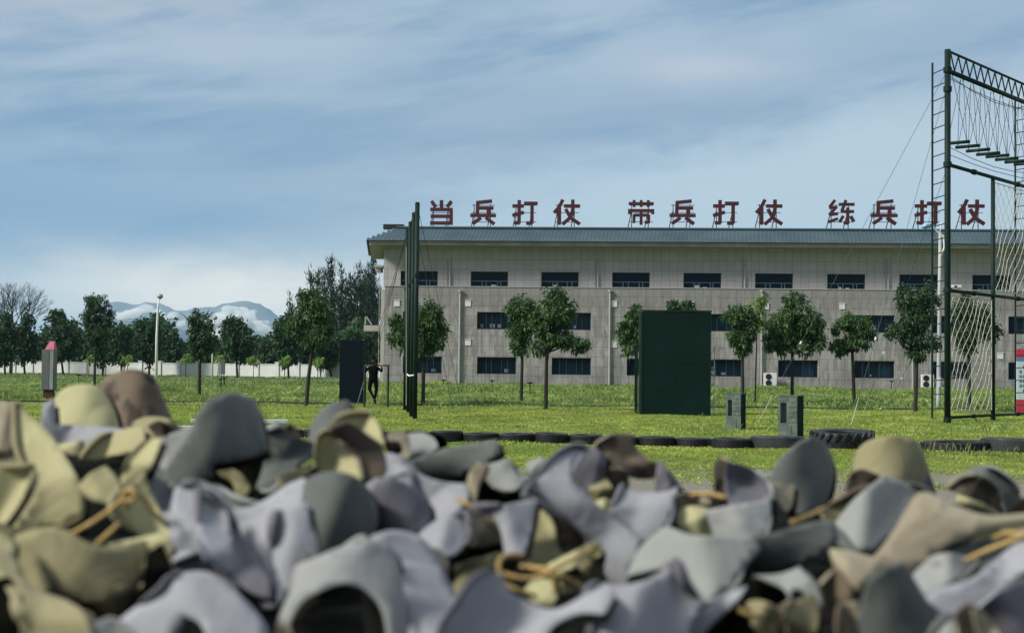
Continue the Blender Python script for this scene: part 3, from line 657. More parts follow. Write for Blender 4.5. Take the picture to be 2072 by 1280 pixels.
# ---- air conditioners
def ac_unit(px_l, px_r, py_t, py_b, v, label, two=True):
    ul = face(px_l, py_t, v)[0]; ur = face(px_r, py_t, v)[0]; zt = face(px_l, py_t, v)[1]; zb = face(px_l, py_b, v)[1]
    wp = C0 + Matrix.Rotation(BROT, 3, 'Z') @ Vector(bl((ul + ur) / 2, v, 0)); W_ = ur - ul; H = zt - zb
    t = thing('air_conditioner', label, 'air conditioner', (wp.x, wp.y, zb), BROT, 'outdoor air conditioner units')
    MB().box(-W_ / 2, W_ / 2, 0, .38, .06, H).build('casing', M['ac_white'], t, bevel=.02)
    MB().box(-W_ / 2 + .05, -W_ / 2 + .15, .05, .33, 0, .058).box(W_ / 2 - .15, W_ / 2 - .05, .05, .33, 0, .058).build('foot', M['grey_steel'], t)
    for k in range(2 if two else 1):
        cz = H * (.73 - .45 * k) if two else H * .5; cx = -W_ * .14; r = min(W_ * .34, H * (.21 if two else .36))
        mb = MB(); mb.lathe([(r, 0), (r, .03), (r * .9, .03), (r * .9, 0.005), (0.001, 0.005)], 24)
        o = mb.build('fan_grille', M['dark'], t); o.rotation_euler.x = R(90); o.location = (cx, -.002, cz)
        bd = MB()
        for j in range(5):
            a = j * 1.2566; bd.bar((0, 0, .02), (math.cos(a) * r * .8, math.sin(a) * r * .8, .02), .05, .012)
        bo = bd.build('fan_blade', M['frame'], o)
    return t
ac_unit(1546, 1572, 754, 782, -.75, 'white twin fan air conditioner against the wall by the third downpipe')
ac_unit(1865, 1890, 757, 785, -.75, 'white twin fan air conditioner behind the ladder of the climbing tower')
ac_unit(1927, 1946, 576, 583, .8, 'small white air conditioner on the ledge of the top storey', False)

# ================================================================== TREES
def leaf_cloud(C, Nn, per, size, width, droop, r, spread=1.0):
    """C (n,3) cluster centres, Nn (n,3) outward dirs -> vertices/faces of bent pointed leaves"""
    n = len(C); c = np.repeat(C, per, 0); nn = np.repeat(Nn, per, 0); k = len(c)
    d = nn * 0.6 + r.normal(0, 0.75, (k, 3)) * spread; d /= np.linalg.norm(d, axis=1)[:, None] + 1e-9
    L = size * (0.6 + 0.8 * r.random(k)); start = c + d * (L * 0.15)[:, None] + r.normal(0, size * .35, (k, 3))
    side = np.cross(d, r.normal(0, 1, (k, 3))); side /= np.linalg.norm(side, axis=1)[:, None] + 1e-9
    mid = start + d * (L * 0.5)[:, None]; tip = mid + d * (L * 0.45)[:, None]; tip[:, 2] -= droop * L; mid[:, 2] -= droop * L * .15
    w_ = (width * (0.7 + 0.6 * r.random(k)))[:, None]
    V = np.stack([start, mid - side * w_, mid + side * w_, tip], 1).reshape(-1, 3); b = np.arange(k)[:, None] * 4
    return V, np.concatenate([b + np.array([[0, 1, 2]]), b + np.array([[1, 3, 2]])], 0)
def tree(name, label, base_px, base_py, lobes, Y=None, m='leaf', per=16, dens=1.0, size=0.20, width=0.045, droop=0.42, tr=0.10, group=None, lean_px=None, fork=True, bark='bark', seed=0, rough=0, sticks=None, cat='tree', z0=0.0):
    """lobes: (cx,cy,rx,ry) in photo pixels at the tree's own distance"""
    if Y is None: Y = 6000 / (base_py - horizon(base_px))
    b = at(base_px, horizon(base_px), Y); b.z = float(gz(b.x, b.y)) + z0; s = Y / F
    r = np.random.default_rng(seed + 11); rd = random.Random(seed)
    t = thing(name, label, cat, b, 0, group)
    ctr = []; L3 = []; lobes = list(lobes)
    if rough:
        cx0 = sum(l[0] for l in lobes) / len(lobes)
        for k in range(rough):
            l = rd.choice(lobes[:6]); a = rd.uniform(0, 6.28); lobes.append((l[0] + math.cos(a) * l[2] * .95, l[1] - math.sin(a) * l[3] * .95, rd.uniform(4, 8), rd.uniform(4, 8)))
    for cx, cy, rx, ry in lobes:
        p = at(cx, cy, Y + rd.uniform(-.35, .35) * rx * s) - b; L3.append((p, rx * s, ry * s))
    C = []; Nn = []
    for p, rx, ry in L3:
        n = max(6, int(dens * 26 * (rx * ry) ** 0.5 * (rx + ry) / (size * 4)))
        d = r.normal(0, 1, (n, 3)); d /= np.linalg.norm(d, axis=1)[:, None]
        rad = (0.35 + 0.65 * r.random(n) ** 0.5)
        # uneven outline
        bump = 0.95 + 0.26 * np.sin(d[:, 0] * 7 + seed) * np.cos(d[:, 2] * 6 + seed * 2)
        P = d * rad[:, None] * np.array([rx, rx * 0.9, ry]) * bump[:, None] + np.array(p[:])
        C.append(P); Nn.append(d)
    C = np.concatenate(C); Nn = np.concatenate(Nn)
    V, Fc = leaf_cloud(C, Nn, per, size, width, droop, r)
    np_mesh('crown', V, Fc, M[m], t)
    # trunk, limbs and twigs
    mb = MB(); lowest = min(p.z - ry for p, rx, ry in L3); cxm = sum(p.x * rx for p, rx, ry in L3) / sum(rx for p, rx, ry in L3)
    zf = max(lowest + 0.25, 0.9); top = max(p.z for p, rx, ry in L3)
    bx = (at(lean_px, horizon(lean_px), Y).x - b.x) if lean_px else cxm * .5
    J = Vector((bx + rd.uniform(-.06, .06), 0, zf))
    mb.tube([(0, 0, -.15), (0, 0, .05), (bx * .3, rd.uniform(-.04, .04), zf * .4), (bx * .75, rd.uniform(-.04, .04), zf * .75), J], [tr * 1.35, tr * 1.05, tr * .95, tr * .85, tr * .8], 10)
    for p, rx, ry in L3:
        e = Vector((p.x, p.y, p.z + ry * .35)); st = J - Vector((0, 0, rd.uniform(0, .25)))
        if e.z < st.z + .2: e.z = st.z + .35
        mid = st.lerp(e, .5) + Vector((rd.uniform(-.1, .1), rd.uniform(-.1, .1), .1))
        mb.tube([st, mid, e], [tr * .5, tr * .32, tr * .1], 6)
        for k in range(5):
            a = mid.lerp(e, rd.random()); q = Vector((p.x + rd.uniform(-.8, .8) * rx, p.y + rd.uniform(-.8, .8) * rx, p.z + rd.uniform(-.5, .8) * ry))
            mb.tube([a, a.lerp(q, .5) + Vector((0, 0, .06)), q], [tr * .2, tr * .13, tr * .05], 5)
    for st in sticks or []:
        a = at(st[0], st[1], Y) - b; c = at(st[2], st[3], Y) - b; mb.tube([a, a.lerp(c, .5) + Vector((rd.uniform(-.03, .03), 0, 0)), c], [tr * .45, tr * .35, tr * .16], 6)
    mb.build('trunk', M[bark], t, smooth=True)
    return t
GA = 'young shade trees on the training field'
near = [
 ('shade tree right of the row of tall green poles', 857, 820, [(868, 640, 30, 32), (880, 680, 24, 28), (845, 700, 32, 20), (812, 668, 24, 24), (800, 655, 13, 14), (850, 660, 30, 40)], 'leaf', 857),
 ('slim shade tree with a narrow crown, left one of the pair at the middle windows', 1055, 817, [(1052, 622, 22, 24), (1075, 642, 16, 24), (1045, 672, 22, 16), (1058, 700, 18, 18), (1055, 650, 20, 30)], 'leaf', 1057),
 ('spreading shade tree, right one of the pair at the middle windows', 1105, 828, [(1118, 605, 24, 18), (1122, 635, 32, 24), (1094, 655, 20, 24), (1148, 615, 14, 8), (1122, 680, 38, 18), (1163, 695, 22, 14), (1092, 700, 20, 13)], 'leaf', 1106),
 ('shade tree half hidden by the left edge of the green wall panel', 1287, 819, [(1290, 635, 12, 14), (1264, 680, 15, 18), (1278, 700, 20, 20), (1286, 655, 16, 22)], 'leaf', 1288),
 ('shade tree whose top shows above the green wall panel', 1378, 818, [(1375, 624, 20, 11), (1396, 622, 8, 9), (1370, 655, 35, 28), (1380, 690, 30, 22)], 'leaf', 1378),
 ('shade tree with a pale green side, behind the smaller green block', 1503, 822, [(1490, 640, 26, 24), (1513, 652, 24, 26), (1500, 680, 24, 18), (1497, 702, 12, 14)], 'leaf', 1502),
 ('largest dense round shade tree, behind the bigger green block', 1603, 822, [(1610, 622, 28, 24), (1640, 652, 26, 32), (1585, 652, 32, 28), (1612, 690, 48, 26), (1565, 688, 17, 17), (1655, 682, 15, 26)], 'leaf', 1603),
 ('small shade tree between the large round tree and the ladder', 1729, 823, [(1725, 655, 24, 20), (1700, 662, 16, 15), (1750, 667, 18, 18), (1725, 690, 33, 14), (1695, 704, 14, 9), (1720, 640, 6, 10)], 'leaf', 1724),
 ('tall shade tree just left of the climbing tower ladder', 1852, 833, [(1845, 600, 30, 22), (1872, 605, 22, 30), (1850, 640, 30, 30), (1820, 672, 22, 18), (1862, 685, 36, 26), (1855, 712, 17, 13)], 'leaf_dark', 1855),
 ('shade tree seen through the white climbing net', 1962, 829, [(1950, 622, 24, 22), (1985, 640, 22, 28), (2010, 672, 17, 17), (1960, 670, 32, 28), (1955, 700, 18, 16)], 'leaf_dark', 1960),
 ('leafy shade tree standing left of the dark blue panel', 621, 820, [(635, 607, 26, 20), (632, 640, 32, 30), (655, 652, 18, 24), (602, 662, 18, 18), (640, 680, 26, 18)], 'leaf', 632),
 ('thin pruned tree with bare sticks standing out of its crown', 404, 807, [(402, 642, 16, 15), (406, 672, 20, 24), (420, 690, 17, 18), (400, 702, 14, 18)], 'leaf_dark', 404),
 ('dark narrow shade tree behind the yellow and brown net leaves', 192, 788, [(198, 613, 22, 17), (186, 640, 20, 20), (215, 642, 16, 18), (200, 672, 28, 22), (200, 697, 17, 15)], 'leaf_dark', 192),
]
for i, (lab, bx, by, lob, m_, lean) in enumerate(near):
    st = [(403, 665, 365, 632), (403, 650, 401, 621), (406, 660, 423, 626), (404, 640, 391, 622), (410, 650, 432, 630)] if i == 11 else ([(1720, 640, 1717, 628)] if i == 7 else None)
    tree('shade_tree', lab, bx, by, lob, m=m_, group=GA, lean_px=lean, seed=i * 7 + 1, sticks=st, dens=2.0, rough=14)
tree('shade_tree', 'bright yellow green young tree behind the smaller green block', 1528, 822, [(1530, 622, 17, 18), (1544, 606, 8, 8), (1538, 650, 12, 24)], m='leaf_bright', group=GA, seed=61, tr=.05, Y=84)

GB = 'dark trees along the far boundary wall'
far = [  # label, cx, top, half width, bottom, Y
 ('dark tree at the left edge of the picture before the wall', 8, 625, 32, 738, 205), ('dark tree just left of the grey kiosk', 48, 632, 32, 742, 212),
 ('broad dark tree right behind the grey kiosk', 125, 628, 44, 740, 208), ('dark tree low behind the narrow shade tree', 208, 652, 36, 742, 214),
 ('dark tree between the narrow shade tree and the tall lamp', 246, 655, 26, 742, 206), ('dark tree directly behind the tall white lamp', 300, 638, 34, 740, 216),
 ('small dark tree right of the tall white lamp', 348, 668, 28, 742, 224), ('dark tree behind the pruned tree with bare sticks', 432, 672, 22, 736, 220),
 ('round dark tree below the rounded mountain', 482, 632, 38, 728, 198), ('low dark tree in the gap right of the rounded mountain', 545, 686, 24, 740, 226),
 ('dark tree left of the leafy shade tree by the blue panel', 582, 612, 30, 738, 206), ('dark tree behind the leafy shade tree by the blue panel', 612, 645, 40, 742, 216),
 ('dark tree at the left edge of the blue panel', 668, 640, 34, 742, 210), ('dark tree hidden behind the blue panel and the guy wires', 722, 640, 40, 745, 204)]
for i, (lab, cx, top, hw, bot, Y) in enumerate(far):
    rd = random.Random(i + 40); lob = [(cx, (top + bot) / 2 + 8, hw * .8, (bot - top) * .36)]
    for k in range(6):
        a = rd.uniform(0, 1); yy = top + 12 + (bot - top - 26) * a; ww = hw * (0.55 + .45 * math.sin(math.pi * (a * .7 + .15)))
        lob.append((cx + rd.uniform(-.6, .6) * ww, yy, ww * rd.uniform(.35, .55), rd.uniform(11, 20)))
    tree('dark_tree', lab, cx + rd.uniform(-4, 4), 0, lob, Y=Y, m='leaf_dark', per=10, size=.5, width=.16, droop=.3, tr=.16, group=GB, seed=100 + i, dens=1.5, bark='bark_dark')
GP = 'tall poplars behind the far trees'
pop = [(588, 605, 9), (607, 596, 8), (630, 549, 9), (644, 556, 9), (656, 548, 9), (672, 528, 12), (689, 545, 10), (696, 572, 7), (704, 566, 9), (713, 556, 7), (722, 562, 9), (731, 540, 9), (746, 545, 12), (739, 556, 7), (757, 528, 10), (764, 590, 9)]
for i, (cx, top, hw) in enumerate(pop):
    rd = random.Random(i + 80); lob = []; 
    for k in range(9):
        a = (k + .5) / 9; yy = top + (735 - top) * a; lob.append((cx + rd.uniform(-4, 4), yy, hw * rd.uniform(.6, 1.1) * (0.22 + .8 * min(1, a * 1.3)), (735 - top) / 11))
    order = ['first', 'second', 'third', 'fourth', 'fifth', 'sixth', 'seventh', 'eighth', 'ninth', 'tenth', 'eleventh', 'twelfth', 'thirteenth', 'fourteenth', 'fifteenth', 'sixteenth'][i]
    tree('poplar', f'slender dark poplar, {order} from the left of the poplars beside the building', cx, 0, lob, Y=252 + (i % 3) * 6, m='leaf_poplar', per=9, size=.6, width=.085, droop=-.9, tr=.18, group=GP, seed=200 + i, dens=1.3, bark='bark_dark')
GS = 'little pale trees in front of the far wall'
for i, (cx, cy, rr_, lab) in enumerate([(180, 727, 9, 'behind the dark narrow shade tree'), (258, 727, 9, 'left of the tall white lamp'), (376, 726, 10, 'beside the pruned tree, on its left'), (441, 725, 10, 'beside the small grey post box'), (513, 730, 11, 'under the round dark tree'), (576, 729, 11, 'midway between the round dark tree and the leafy shade tree'), (643, 731, 11, 'just right of the leafy shade tree')]):
    tree('sapling', 'little round pale green tree ' + lab, cx, 0, [(cx, cy, rr_, rr_ * .8), (cx + 3, cy - 4, rr_ * .6, rr_ * .6)], Y=190, m='leaf_bright', per=8, size=.3, width=.1, tr=.05, group=GS, seed=300 + i, dens=1.0, bark='bark_dark')
# bare tree on the left
def bare_tree():
    Y = 222; b = at(22, horizon(22), Y); b.z = 0; t = thing('bare_tree', 'leafless tree with fine branches rising behind the left dark trees', 'tree', b)
    mb = MB(); rd = random.Random(5)
    def br(p, d, L, r_, lev):
        e = p + d * L; mb.tube([p, p.lerp(e, .5) + Vector((rd.uniform(-.1, .1), 0, 0)) * L, e], [r_, r_ * .8, r_ * .6], 5 if lev > 1 else 7, False)
        if lev == 6: return
        for k in range(3 if lev > 0 else 5):
            dd = (d + Vector((rd.uniform(-.75, .75), rd.uniform(-.6, .6), rd.uniform(-.1, .5)))).normalized(); br(e if k else p.lerp(e, .8), dd, L * rd.uniform(.6, .85), r_ * .58, lev + 1)
    br(Vector((0, 0, -.1)), Vector((0, 0, 1)), 4.2, .3, 0)
    mb.build('trunk', M['bark_dark'], t); return t
bare_tree()
# tangled low wood behind the wall
r = np.random.default_rng(77); n = 9000; px = r.uniform(-80, 790, n); Yw = r.uniform(240, 262, n)
zt = (4.2 + 4.5 * vnoise(px + 500, px * 0 + 3, 34, 21) + 2.0 * vnoise(px + 500, px * 0 + 9, 9, 22)) * (1 - 0.35 * (px < 560) * (px > 350)); zz = r.random(n) ** 0.8 * zt
C = np.stack([(px - 1036) / F * Yw, Yw, zz], -1); Nn = r.normal(0, 1, (n, 3)); V, Fc = leaf_cloud(C, Nn, 9, .9, .3, .2, r)
tag(np_mesh('far_wood', V, Fc, M['leaf_dark']), 'dark tangled wood filling the ground behind the white wall', 'wood', kind='stuff')

# ================================================================== TYRES
def tyre(name, label, px, py_base, D, h, kind=0, seed=0, group=None, Y=None):
    p = ground(px, py_base) if Y is None else at(px, horizon(px), Y); rd = random.Random(seed)
    t = thing(name, label, 'tyre', (p.x, p.y, float(gz(p.x, p.y)) - .03), rd.uniform(0, 6.28), group)
    t.rotation_euler.x = rd.uniform(-.045, .045)
    R_ = D / 2; ri = R_ * .58; b = h * .16; n = 48
    prof = [(ri, b * 1.2), (ri * 1.02, b * .4), (R_ * .72, 0.01), (R_ * .93, 0), (R_ * .985, b * .6), (R_, b * 1.5), (R_, h - b * 1.5), (R_ * .985, h - b * .6), (R_ * .93, h), (R_ * .72, h - .01), (ri * 1.02, h - b * .4), (ri, h - b * 1.2), (ri * 1.06, h - b * 1.3), (R_ * .86, h * .75), (R_ * .88, h * .3), (ri * 1.06, b * 1.4)]
    mb = MB().lathe(prof, n, closed=True); mb.build('sidewall', M['rubber_dust'] if kind == 2 else (M['rubber_grey'] if seed % 3 == 1 else M['rubber']), t, smooth=True)
    tr = MB()
    if kind == 3:       # tractor tyre with slanted lugs
        for i in range(22):
            for s_ in (0, 1):
                a = i / 22 * 6.2832 + s_ * .14; pts = []
                for k in range(5):
                    q_ = k / 4; zz = h * (.5 + (.44 * q_ + .03) * (1 if s_ else -1)); aa = a + .20 * q_; rr_ = R_ * (1.035 - .03 * q_ * q_)
                    pts.append((math.cos(aa) * rr_, math.sin(aa) * rr_, zz))
                for k in range(4): tr.bar(pts[k], pts[k + 1], .065, .06)
    else:
        rows = 5 if kind == 2 else 3; cnt = 60 if kind == 2 else 44
        for j in range(rows):
            zz = h * (.22 + .56 * j / (rows - 1))
            for i in range(cnt):
                a = (i + .5 * (j % 2)) / cnt * 6.2832; w_ = 6.2832 * R_ / cnt * .36
                c, s = math.cos(a), math.sin(a); Mx = Matrix(((c, -s, 0, 0), (s, c, 0, 0), (0, 0, 1, 0), (0, 0, 0, 1)))
                tr.box(R_ - .005, R_ + .012, -w_, w_, zz - h * .5 / rows * .75, zz + h * .5 / rows * .75, Mx)
    tr.build('tread', M['rubber'] if kind != 2 else M['rubber_dust'], t)
    return t
GT = 'tyres laid flat in a row along the field'
row = [(478, 612), (404, 470), (330, 396), (256, 322), (180, 248), (618, 684)]
edges = [540, 613, 655, 727, 800, 870, 937, 1009, 1081, 1151, 1220, 1291, 1366, 1441]
marks = ['behind the grey leaf left of the yellow fold', 'at the left, low between the grey net leaves', 'hidden behind the pale upright net leaf', 'behind the yellow folded net leaf', 'behind the rolled net leaves under the green poles',
         'below the tree right of the green poles', 'second right from the green poles', 'third right from the green poles', 'fourth right from the green poles', 'midway between the poles and the wall panel', 'left of the dark twisted net leaf', 'behind the dark twisted net leaf', 'below the right side of the green wall panel']
for i in range(13):
    l, r_ = edges[i], edges[i + 1]; c = (l + r_) / 2; base = 896 + (c - 880) * .0150
    D = (r_ - l) * 0.99 * (6000 / (base - 4 - horizon(c))) / F
    tyre('tyre', 'flat black tyre in the row, ' + marks[i], c, base - 4, D, .25 + .03 * (i % 3 == 2) + .02 * (i % 4 == 1), 0, i, GT)
tyre('tyre', 'flat black tyre between the two green blocks', 1481, 905, .98, .29, 0, 21, GT)
tyre('tyre', 'wide dusty tyre with blocky tread in front of the bigger green block', 1574, 906, 1.40, .33, 2, 22, GT)
tyre('tractor_tyre', 'big black tractor tyre with deep slanted lugs at the end of the row', 1704, 908, 1.53, .47, 3, 23)
tyre('tyre', 'wide black tyre lying apart behind the seed stalks', 1934, 911, 1.74, .27, 0, 24, 'two wide tyres lying apart on the right')
tyre('tyre', 'wide dusty grey tyre lying at the right edge', 2056, 913, 1.72, .36, 2, 25, 'two wide tyres lying apart on the right')

# ================================================================== GREEN BLOCKS WITH A LOOPHOLE
def block(label, xl, xm, xr, yt, yb, hole):
    yb_ = yb; p = ground(xm, yb_); Y = p.y; s = Y / F
    H = (yb - yt) * s; wf = (xm - xl) * s * 1.12; ws = (xr - xm) * s * 1.35
    a = math.atan2(-0.30, 1); t = thing('loophole_block', label, 'practice block', (p.x, p.y, 0), 0, 'green practice blocks with an opening')
    # front face runs left from the near corner, side face runs right and away
    fl = Vector((-(xm - xl) * s, (xm - xl) * s * .45, 0)); sd = Vector(((xr - xm) * s, (xr - xm) * s * 1.5, 0))
    def P(a_, b_, z): v = fl * a_ + sd * b_; return (v.x, v.y, z)
    h0, h1, z0, z1 = hole; mb = MB()
    us = [0, h0, h1, 1]; zs = [-.05, z0 * H, z1 * H, H]
    for i in range(3):
        for j in range(3):
            if i == 1 and j == 1: continue
            mb.quad(P(us[i], 0, zs[j]), P(us[i + 1], 0, zs[j]), P(us[i + 1], 0, zs[j + 1]), P(us[i], 0, zs[j + 1]))
            mb.quad(P(us[i], 1, zs[j]), P(us[i + 1], 1, zs[j]), P(us[i + 1], 1, zs[j + 1]), P(us[i], 1, zs[j + 1]))
    for q0, q1 in (((h0, zs[1]), (h0, zs[2])), ((h1, zs[1]), (h1, zs[2])), ((h0, zs[1]), (h1, zs[1])), ((h0, zs[2]), (h1, zs[2]))):
        mb.quad(P(q0[0], 0, q0[1]), P(q1[0], 0, q1[1]), P(q1[0], 1, q1[1]), P(q0[0], 1, q0[1]))
    sp_ = MB(); sp_.quad(P(0, 0, -.05), P(0, 1, -.05), P(0, 1, H), P(0, 0, H)); sp_.quad(P(1, 0, -.05), P(1, 1, -.05), P(1, 1, H), P(1, 0, H)); sp_.build('shade_toned_side', M['green_panel'], t)  # side faces get a darker paint that stands in for their shade
    mb.quad(P(0, 0, H), P(1, 0, H), P(1, 1, H), P(0, 1, H))
    mb.build('block_body', BLOCKM, t)
    nrm = Vector((-fl.y, fl.x, 0)).normalized(); nrm = nrm if nrm.y < 0 else -nrm
    def slab(u0, u1, za, zb, th=.012):
        m_ = MB(); A = [Vector(P(u0, 0, za)), Vector(P(u1, 0, za)), Vector(P(u1, 0, zb)), Vector(P(u0, 0, zb))]; B = [v + nrm * th for v in A]
        m_.add([v + nrm * .002 for v in A] + B, [(4, 5, 6, 7), (0, 1, 5, 4), (1, 2, 6, 5), (2, 3, 7, 6), (3, 0, 4, 7)]); return m_
    rd = random.Random(int(xl)); n = 4; zz0, zz1 = z0 * H, z1 * H
    mbx = MB()
    for k in range(n):      # rough courses beside the opening
        a_ = zz0 + (zz1 - zz0) * k / n + .02; b_ = zz0 + (zz1 - zz0) * (k + 1) / n - .02
        q_ = slab(.03, h0 - .05 - rd.uniform(0, .03), a_, b_, .008 + rd.uniform(0, .008)); mbx.add(q_.v, q_.f)
    q_ = slab(.04, .45, zz1 + .03, H - .05); mbx.add(q_.v, q_.f); q_ = slab(.5, .96, zz1 + .05, H - .03); mbx.add(q_.v, q_.f)
    q_ = slab(.3, .96, .06, zz0 - .06); mbx.add(q_.v, q_.f)
    mbx.build('stone_course', BLOCKM, t)
    m_ = MB(); e = .03
    A = [P(-.02, -.02, H + .003), P(1.02, -.02, H + .003), P(1.02, 1.02, H + .003), P(-.02, 1.02, H + .003)]; B = [(x, y, z + e) for x, y, z in A]
    m_.add(A + B, [(0, 3, 2, 1), (4, 5, 6, 7), (0, 1, 5, 4), (1, 2, 6, 5), (2, 3, 7, 6), (3, 0, 4, 7)]); m_.build('top_cap', BLOCKM, t)
BLOCKM = mat('weathered_green_paint', (0.055, 0.085, 0.070), 0.7, col2=(0.15, 0.19, 0.16), vscale=2.2, bump=0.7, bscale=14, detail=8)
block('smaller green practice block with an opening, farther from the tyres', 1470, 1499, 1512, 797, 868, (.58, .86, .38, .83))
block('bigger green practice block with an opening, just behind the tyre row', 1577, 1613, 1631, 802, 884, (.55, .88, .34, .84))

# ================================================================== CLIMBING WALL PANELS
def panel():
    p = ground(1300, 838); q = ground(1432, 838); Y = p.y; s = Y / F; H = 208 * s
    t = thing('climbing_wall', 'large blank dark green climbing wall panel standing on the grass', 'wall panel', p)
    Wd = q.x - p.x; mb = MB(); nb = 4
    for k in range(nb):
        za, zc = -.05 + (H + .05) * k / nb, -.05 + (H + .05) * (k + 1) / nb - .006
        for j in range(2): mb.box(Wd * j / 2, Wd * (j + 1) / 2 - .005, -.004 * ((k + j) % 2), .12, za, zc)
    mb.box(.01, Wd - .01, .02, .10, -.04, H - .02); mb.build('board', M['green_panel'], t, bevel=.004)
    bo = MB()
    for k in range(9):
        for x_ in (.06, Wd / 2 - .06, Wd / 2 + .06, Wd - .06): bo.lathe([(.001, 0), (.018, 0), (.014, .012), (.001, .014)], 6, (x_, 0, 0))
    bo = MB()
    for k in range(9):
        for x_ in (.06, Wd / 2 - .07, Wd / 2 + .06, Wd - .06): z_ = .25 + k * (H - .5) / 8; bo.box(x_ - .015, x_ + .015, -.016, -.0045, z_ - .015, z_ + .015)
    bo.build('bolt_heads', M['green_paint'], t)
    MB().box(-.02, Wd + .02, -.03, .16, H + .003, H + .07).build('top_rail', M['green_paint'], t)
    MB().box(-.10, -.004, -.02, 1.0, -.05, H - .02).build('side_board', M['green_paint'], t)
    mb = MB(); x0 = -.22; z1 = H * .68
    for yy in (.3, 1.2): mb.bar((x0, yy, 0), (x0, yy, z1), .06)
    mb.bar((x0, .3, z1), (x0, 1.2, z1), .06); mb.bar((x0, .3, z1), (x0, 1.2, z1 * .5), .05); mb.bar((x0, .3, z1 * .5), (x0, 1.2, 0), .05)
    mb.build('side_brace', M['green_paint'], t)
    mb = MB(); x1 = Wd + .07; x2 = Wd + .24
    for xx in (x1, x2): mb.tube([(xx, .7, 0), (xx, .7, z1)], .022, 6)
    for k in range(9): mb.tube([(x1, .7, .25 + k * .36), (x2, .7, .25 + k * .36)], .016, 6)
    for k in range(4): mb.tube([(x1, .7, .3 + k * .75), (x2, .7, .7 + k * .75)], .012, 6)
    mb.build('ladder', M['galv'], t)
panel()
p = ground(687, 820); Yp = 76.5; p = at(687, horizon(687), Yp); q = at(733, horizon(733), Yp); H = 128 * Yp / F + .05
t = thing('climbing_wall', 'narrow dark blue climbing wall panel beside the person at the bar', 'wall panel', (p.x, p.y, 0))
MB().box(0, q.x - p.x, 0, .12, -.05, H).build('board', M['blue_panel'], t, bevel=.01)
MB().box(q.x - p.x + .003, q.x - p.x + .13, -.02, .9, -.05, H - .03).build('side_board', M['green_panel'], t)
MB().bar((.3, .12, H * .7), (.3, 1.3, 0), .08).bar((.9, .12, H * .7), (.9, 1.3, 0), .08).build('rear_brace', M['green_paint'], t)

# ================================================================== FOUR TALL GREEN POLES
def pole_frame():
    pts = [(840.5, 55.4, 8.09, .088), (833.5, 59.2, 8.1, .08), (826.8, 63.5, 8.15, .085), (820.3, 67.2, 8.2, .08)]
    b0 = at(pts[0][0], horizon(pts[0][0]), pts[0][1]); b0.z = 0
    t = thing('climbing_pole_frame', 'row of four tall dark green climbing poles joined at the top with guy wires', 'climbing frame', b0)
    tops = []
    for px, Y, h, r_ in pts:
        b = at(px, horizon(px), Y); b.z = 0; b -= b0
        mb = MB().tube([b - Vector((0, 0, .1)), b + Vector((0, 0, h))], r_, 16)
        mb.tube([b + Vector((0, 0, h - .01)), b + Vector((0, 0, h + .04))], [r_ * 1.2, r_ * .6], 12)
        o = mb.build('pole', M['green_paint'], t, smooth=False)
        for p_ in o.data.polygons: p_.use_smooth = len(p_.vertices) == 4
        MB().tube([b + Vector((0, 0, h * .66)), b + Vector((0, 0, h * .66 + .12))], r_ * 1.35, 12).build('collar', M['green_paint'], o)
        tops.append(b + Vector((0, 0, h - .1)))
    MB().tube([tops[0] + Vector((.04, 0, .02)), tops[-1] + Vector((.04, 0, .02))], .045, 8).build('top_beam', M['green_paint'], t)
    mb = MB()
    for tp, (px, py) in ((tops[0], (935, 822)), (tops[1], (918, 838)), (tops[3], (722, 820)), (tops[2], (727, 816)), (tops[3], (742, 800))):
        g_ = ground(px, py) - b0; mb.tube([tp, g_], .011, 5)
    mb.build('guy_wire', M['dark_cable'], t)
    mb = MB()
    for tp, (px, py) in ((tops[3], (722, 820)), (tops[2], (727, 816))):
        g_ = ground(px, py) - b0; mb.tube([g_, g_.lerp(tp, .2)], .016, 6)
    mb.build('wire_sleeve', M['galv'], t)
    a = at(824, 757, 58) - b0; c = at(837, 758.5, 55.3) - b0
    MB().tube([a, a.lerp(c, .3) + Vector((0, 0, -.05)), c + Vector((0, -.1, 0))], .03, 6).build('tie_strap', M['white_paint'], t)
    q_ = at(822, 500, 61) - b0; w_ = at(822, 820, 61) - b0
    MB().tube([q_, w_], .012, 6).build('climbing_rope', M['white_rope'], t)
pole_frame()

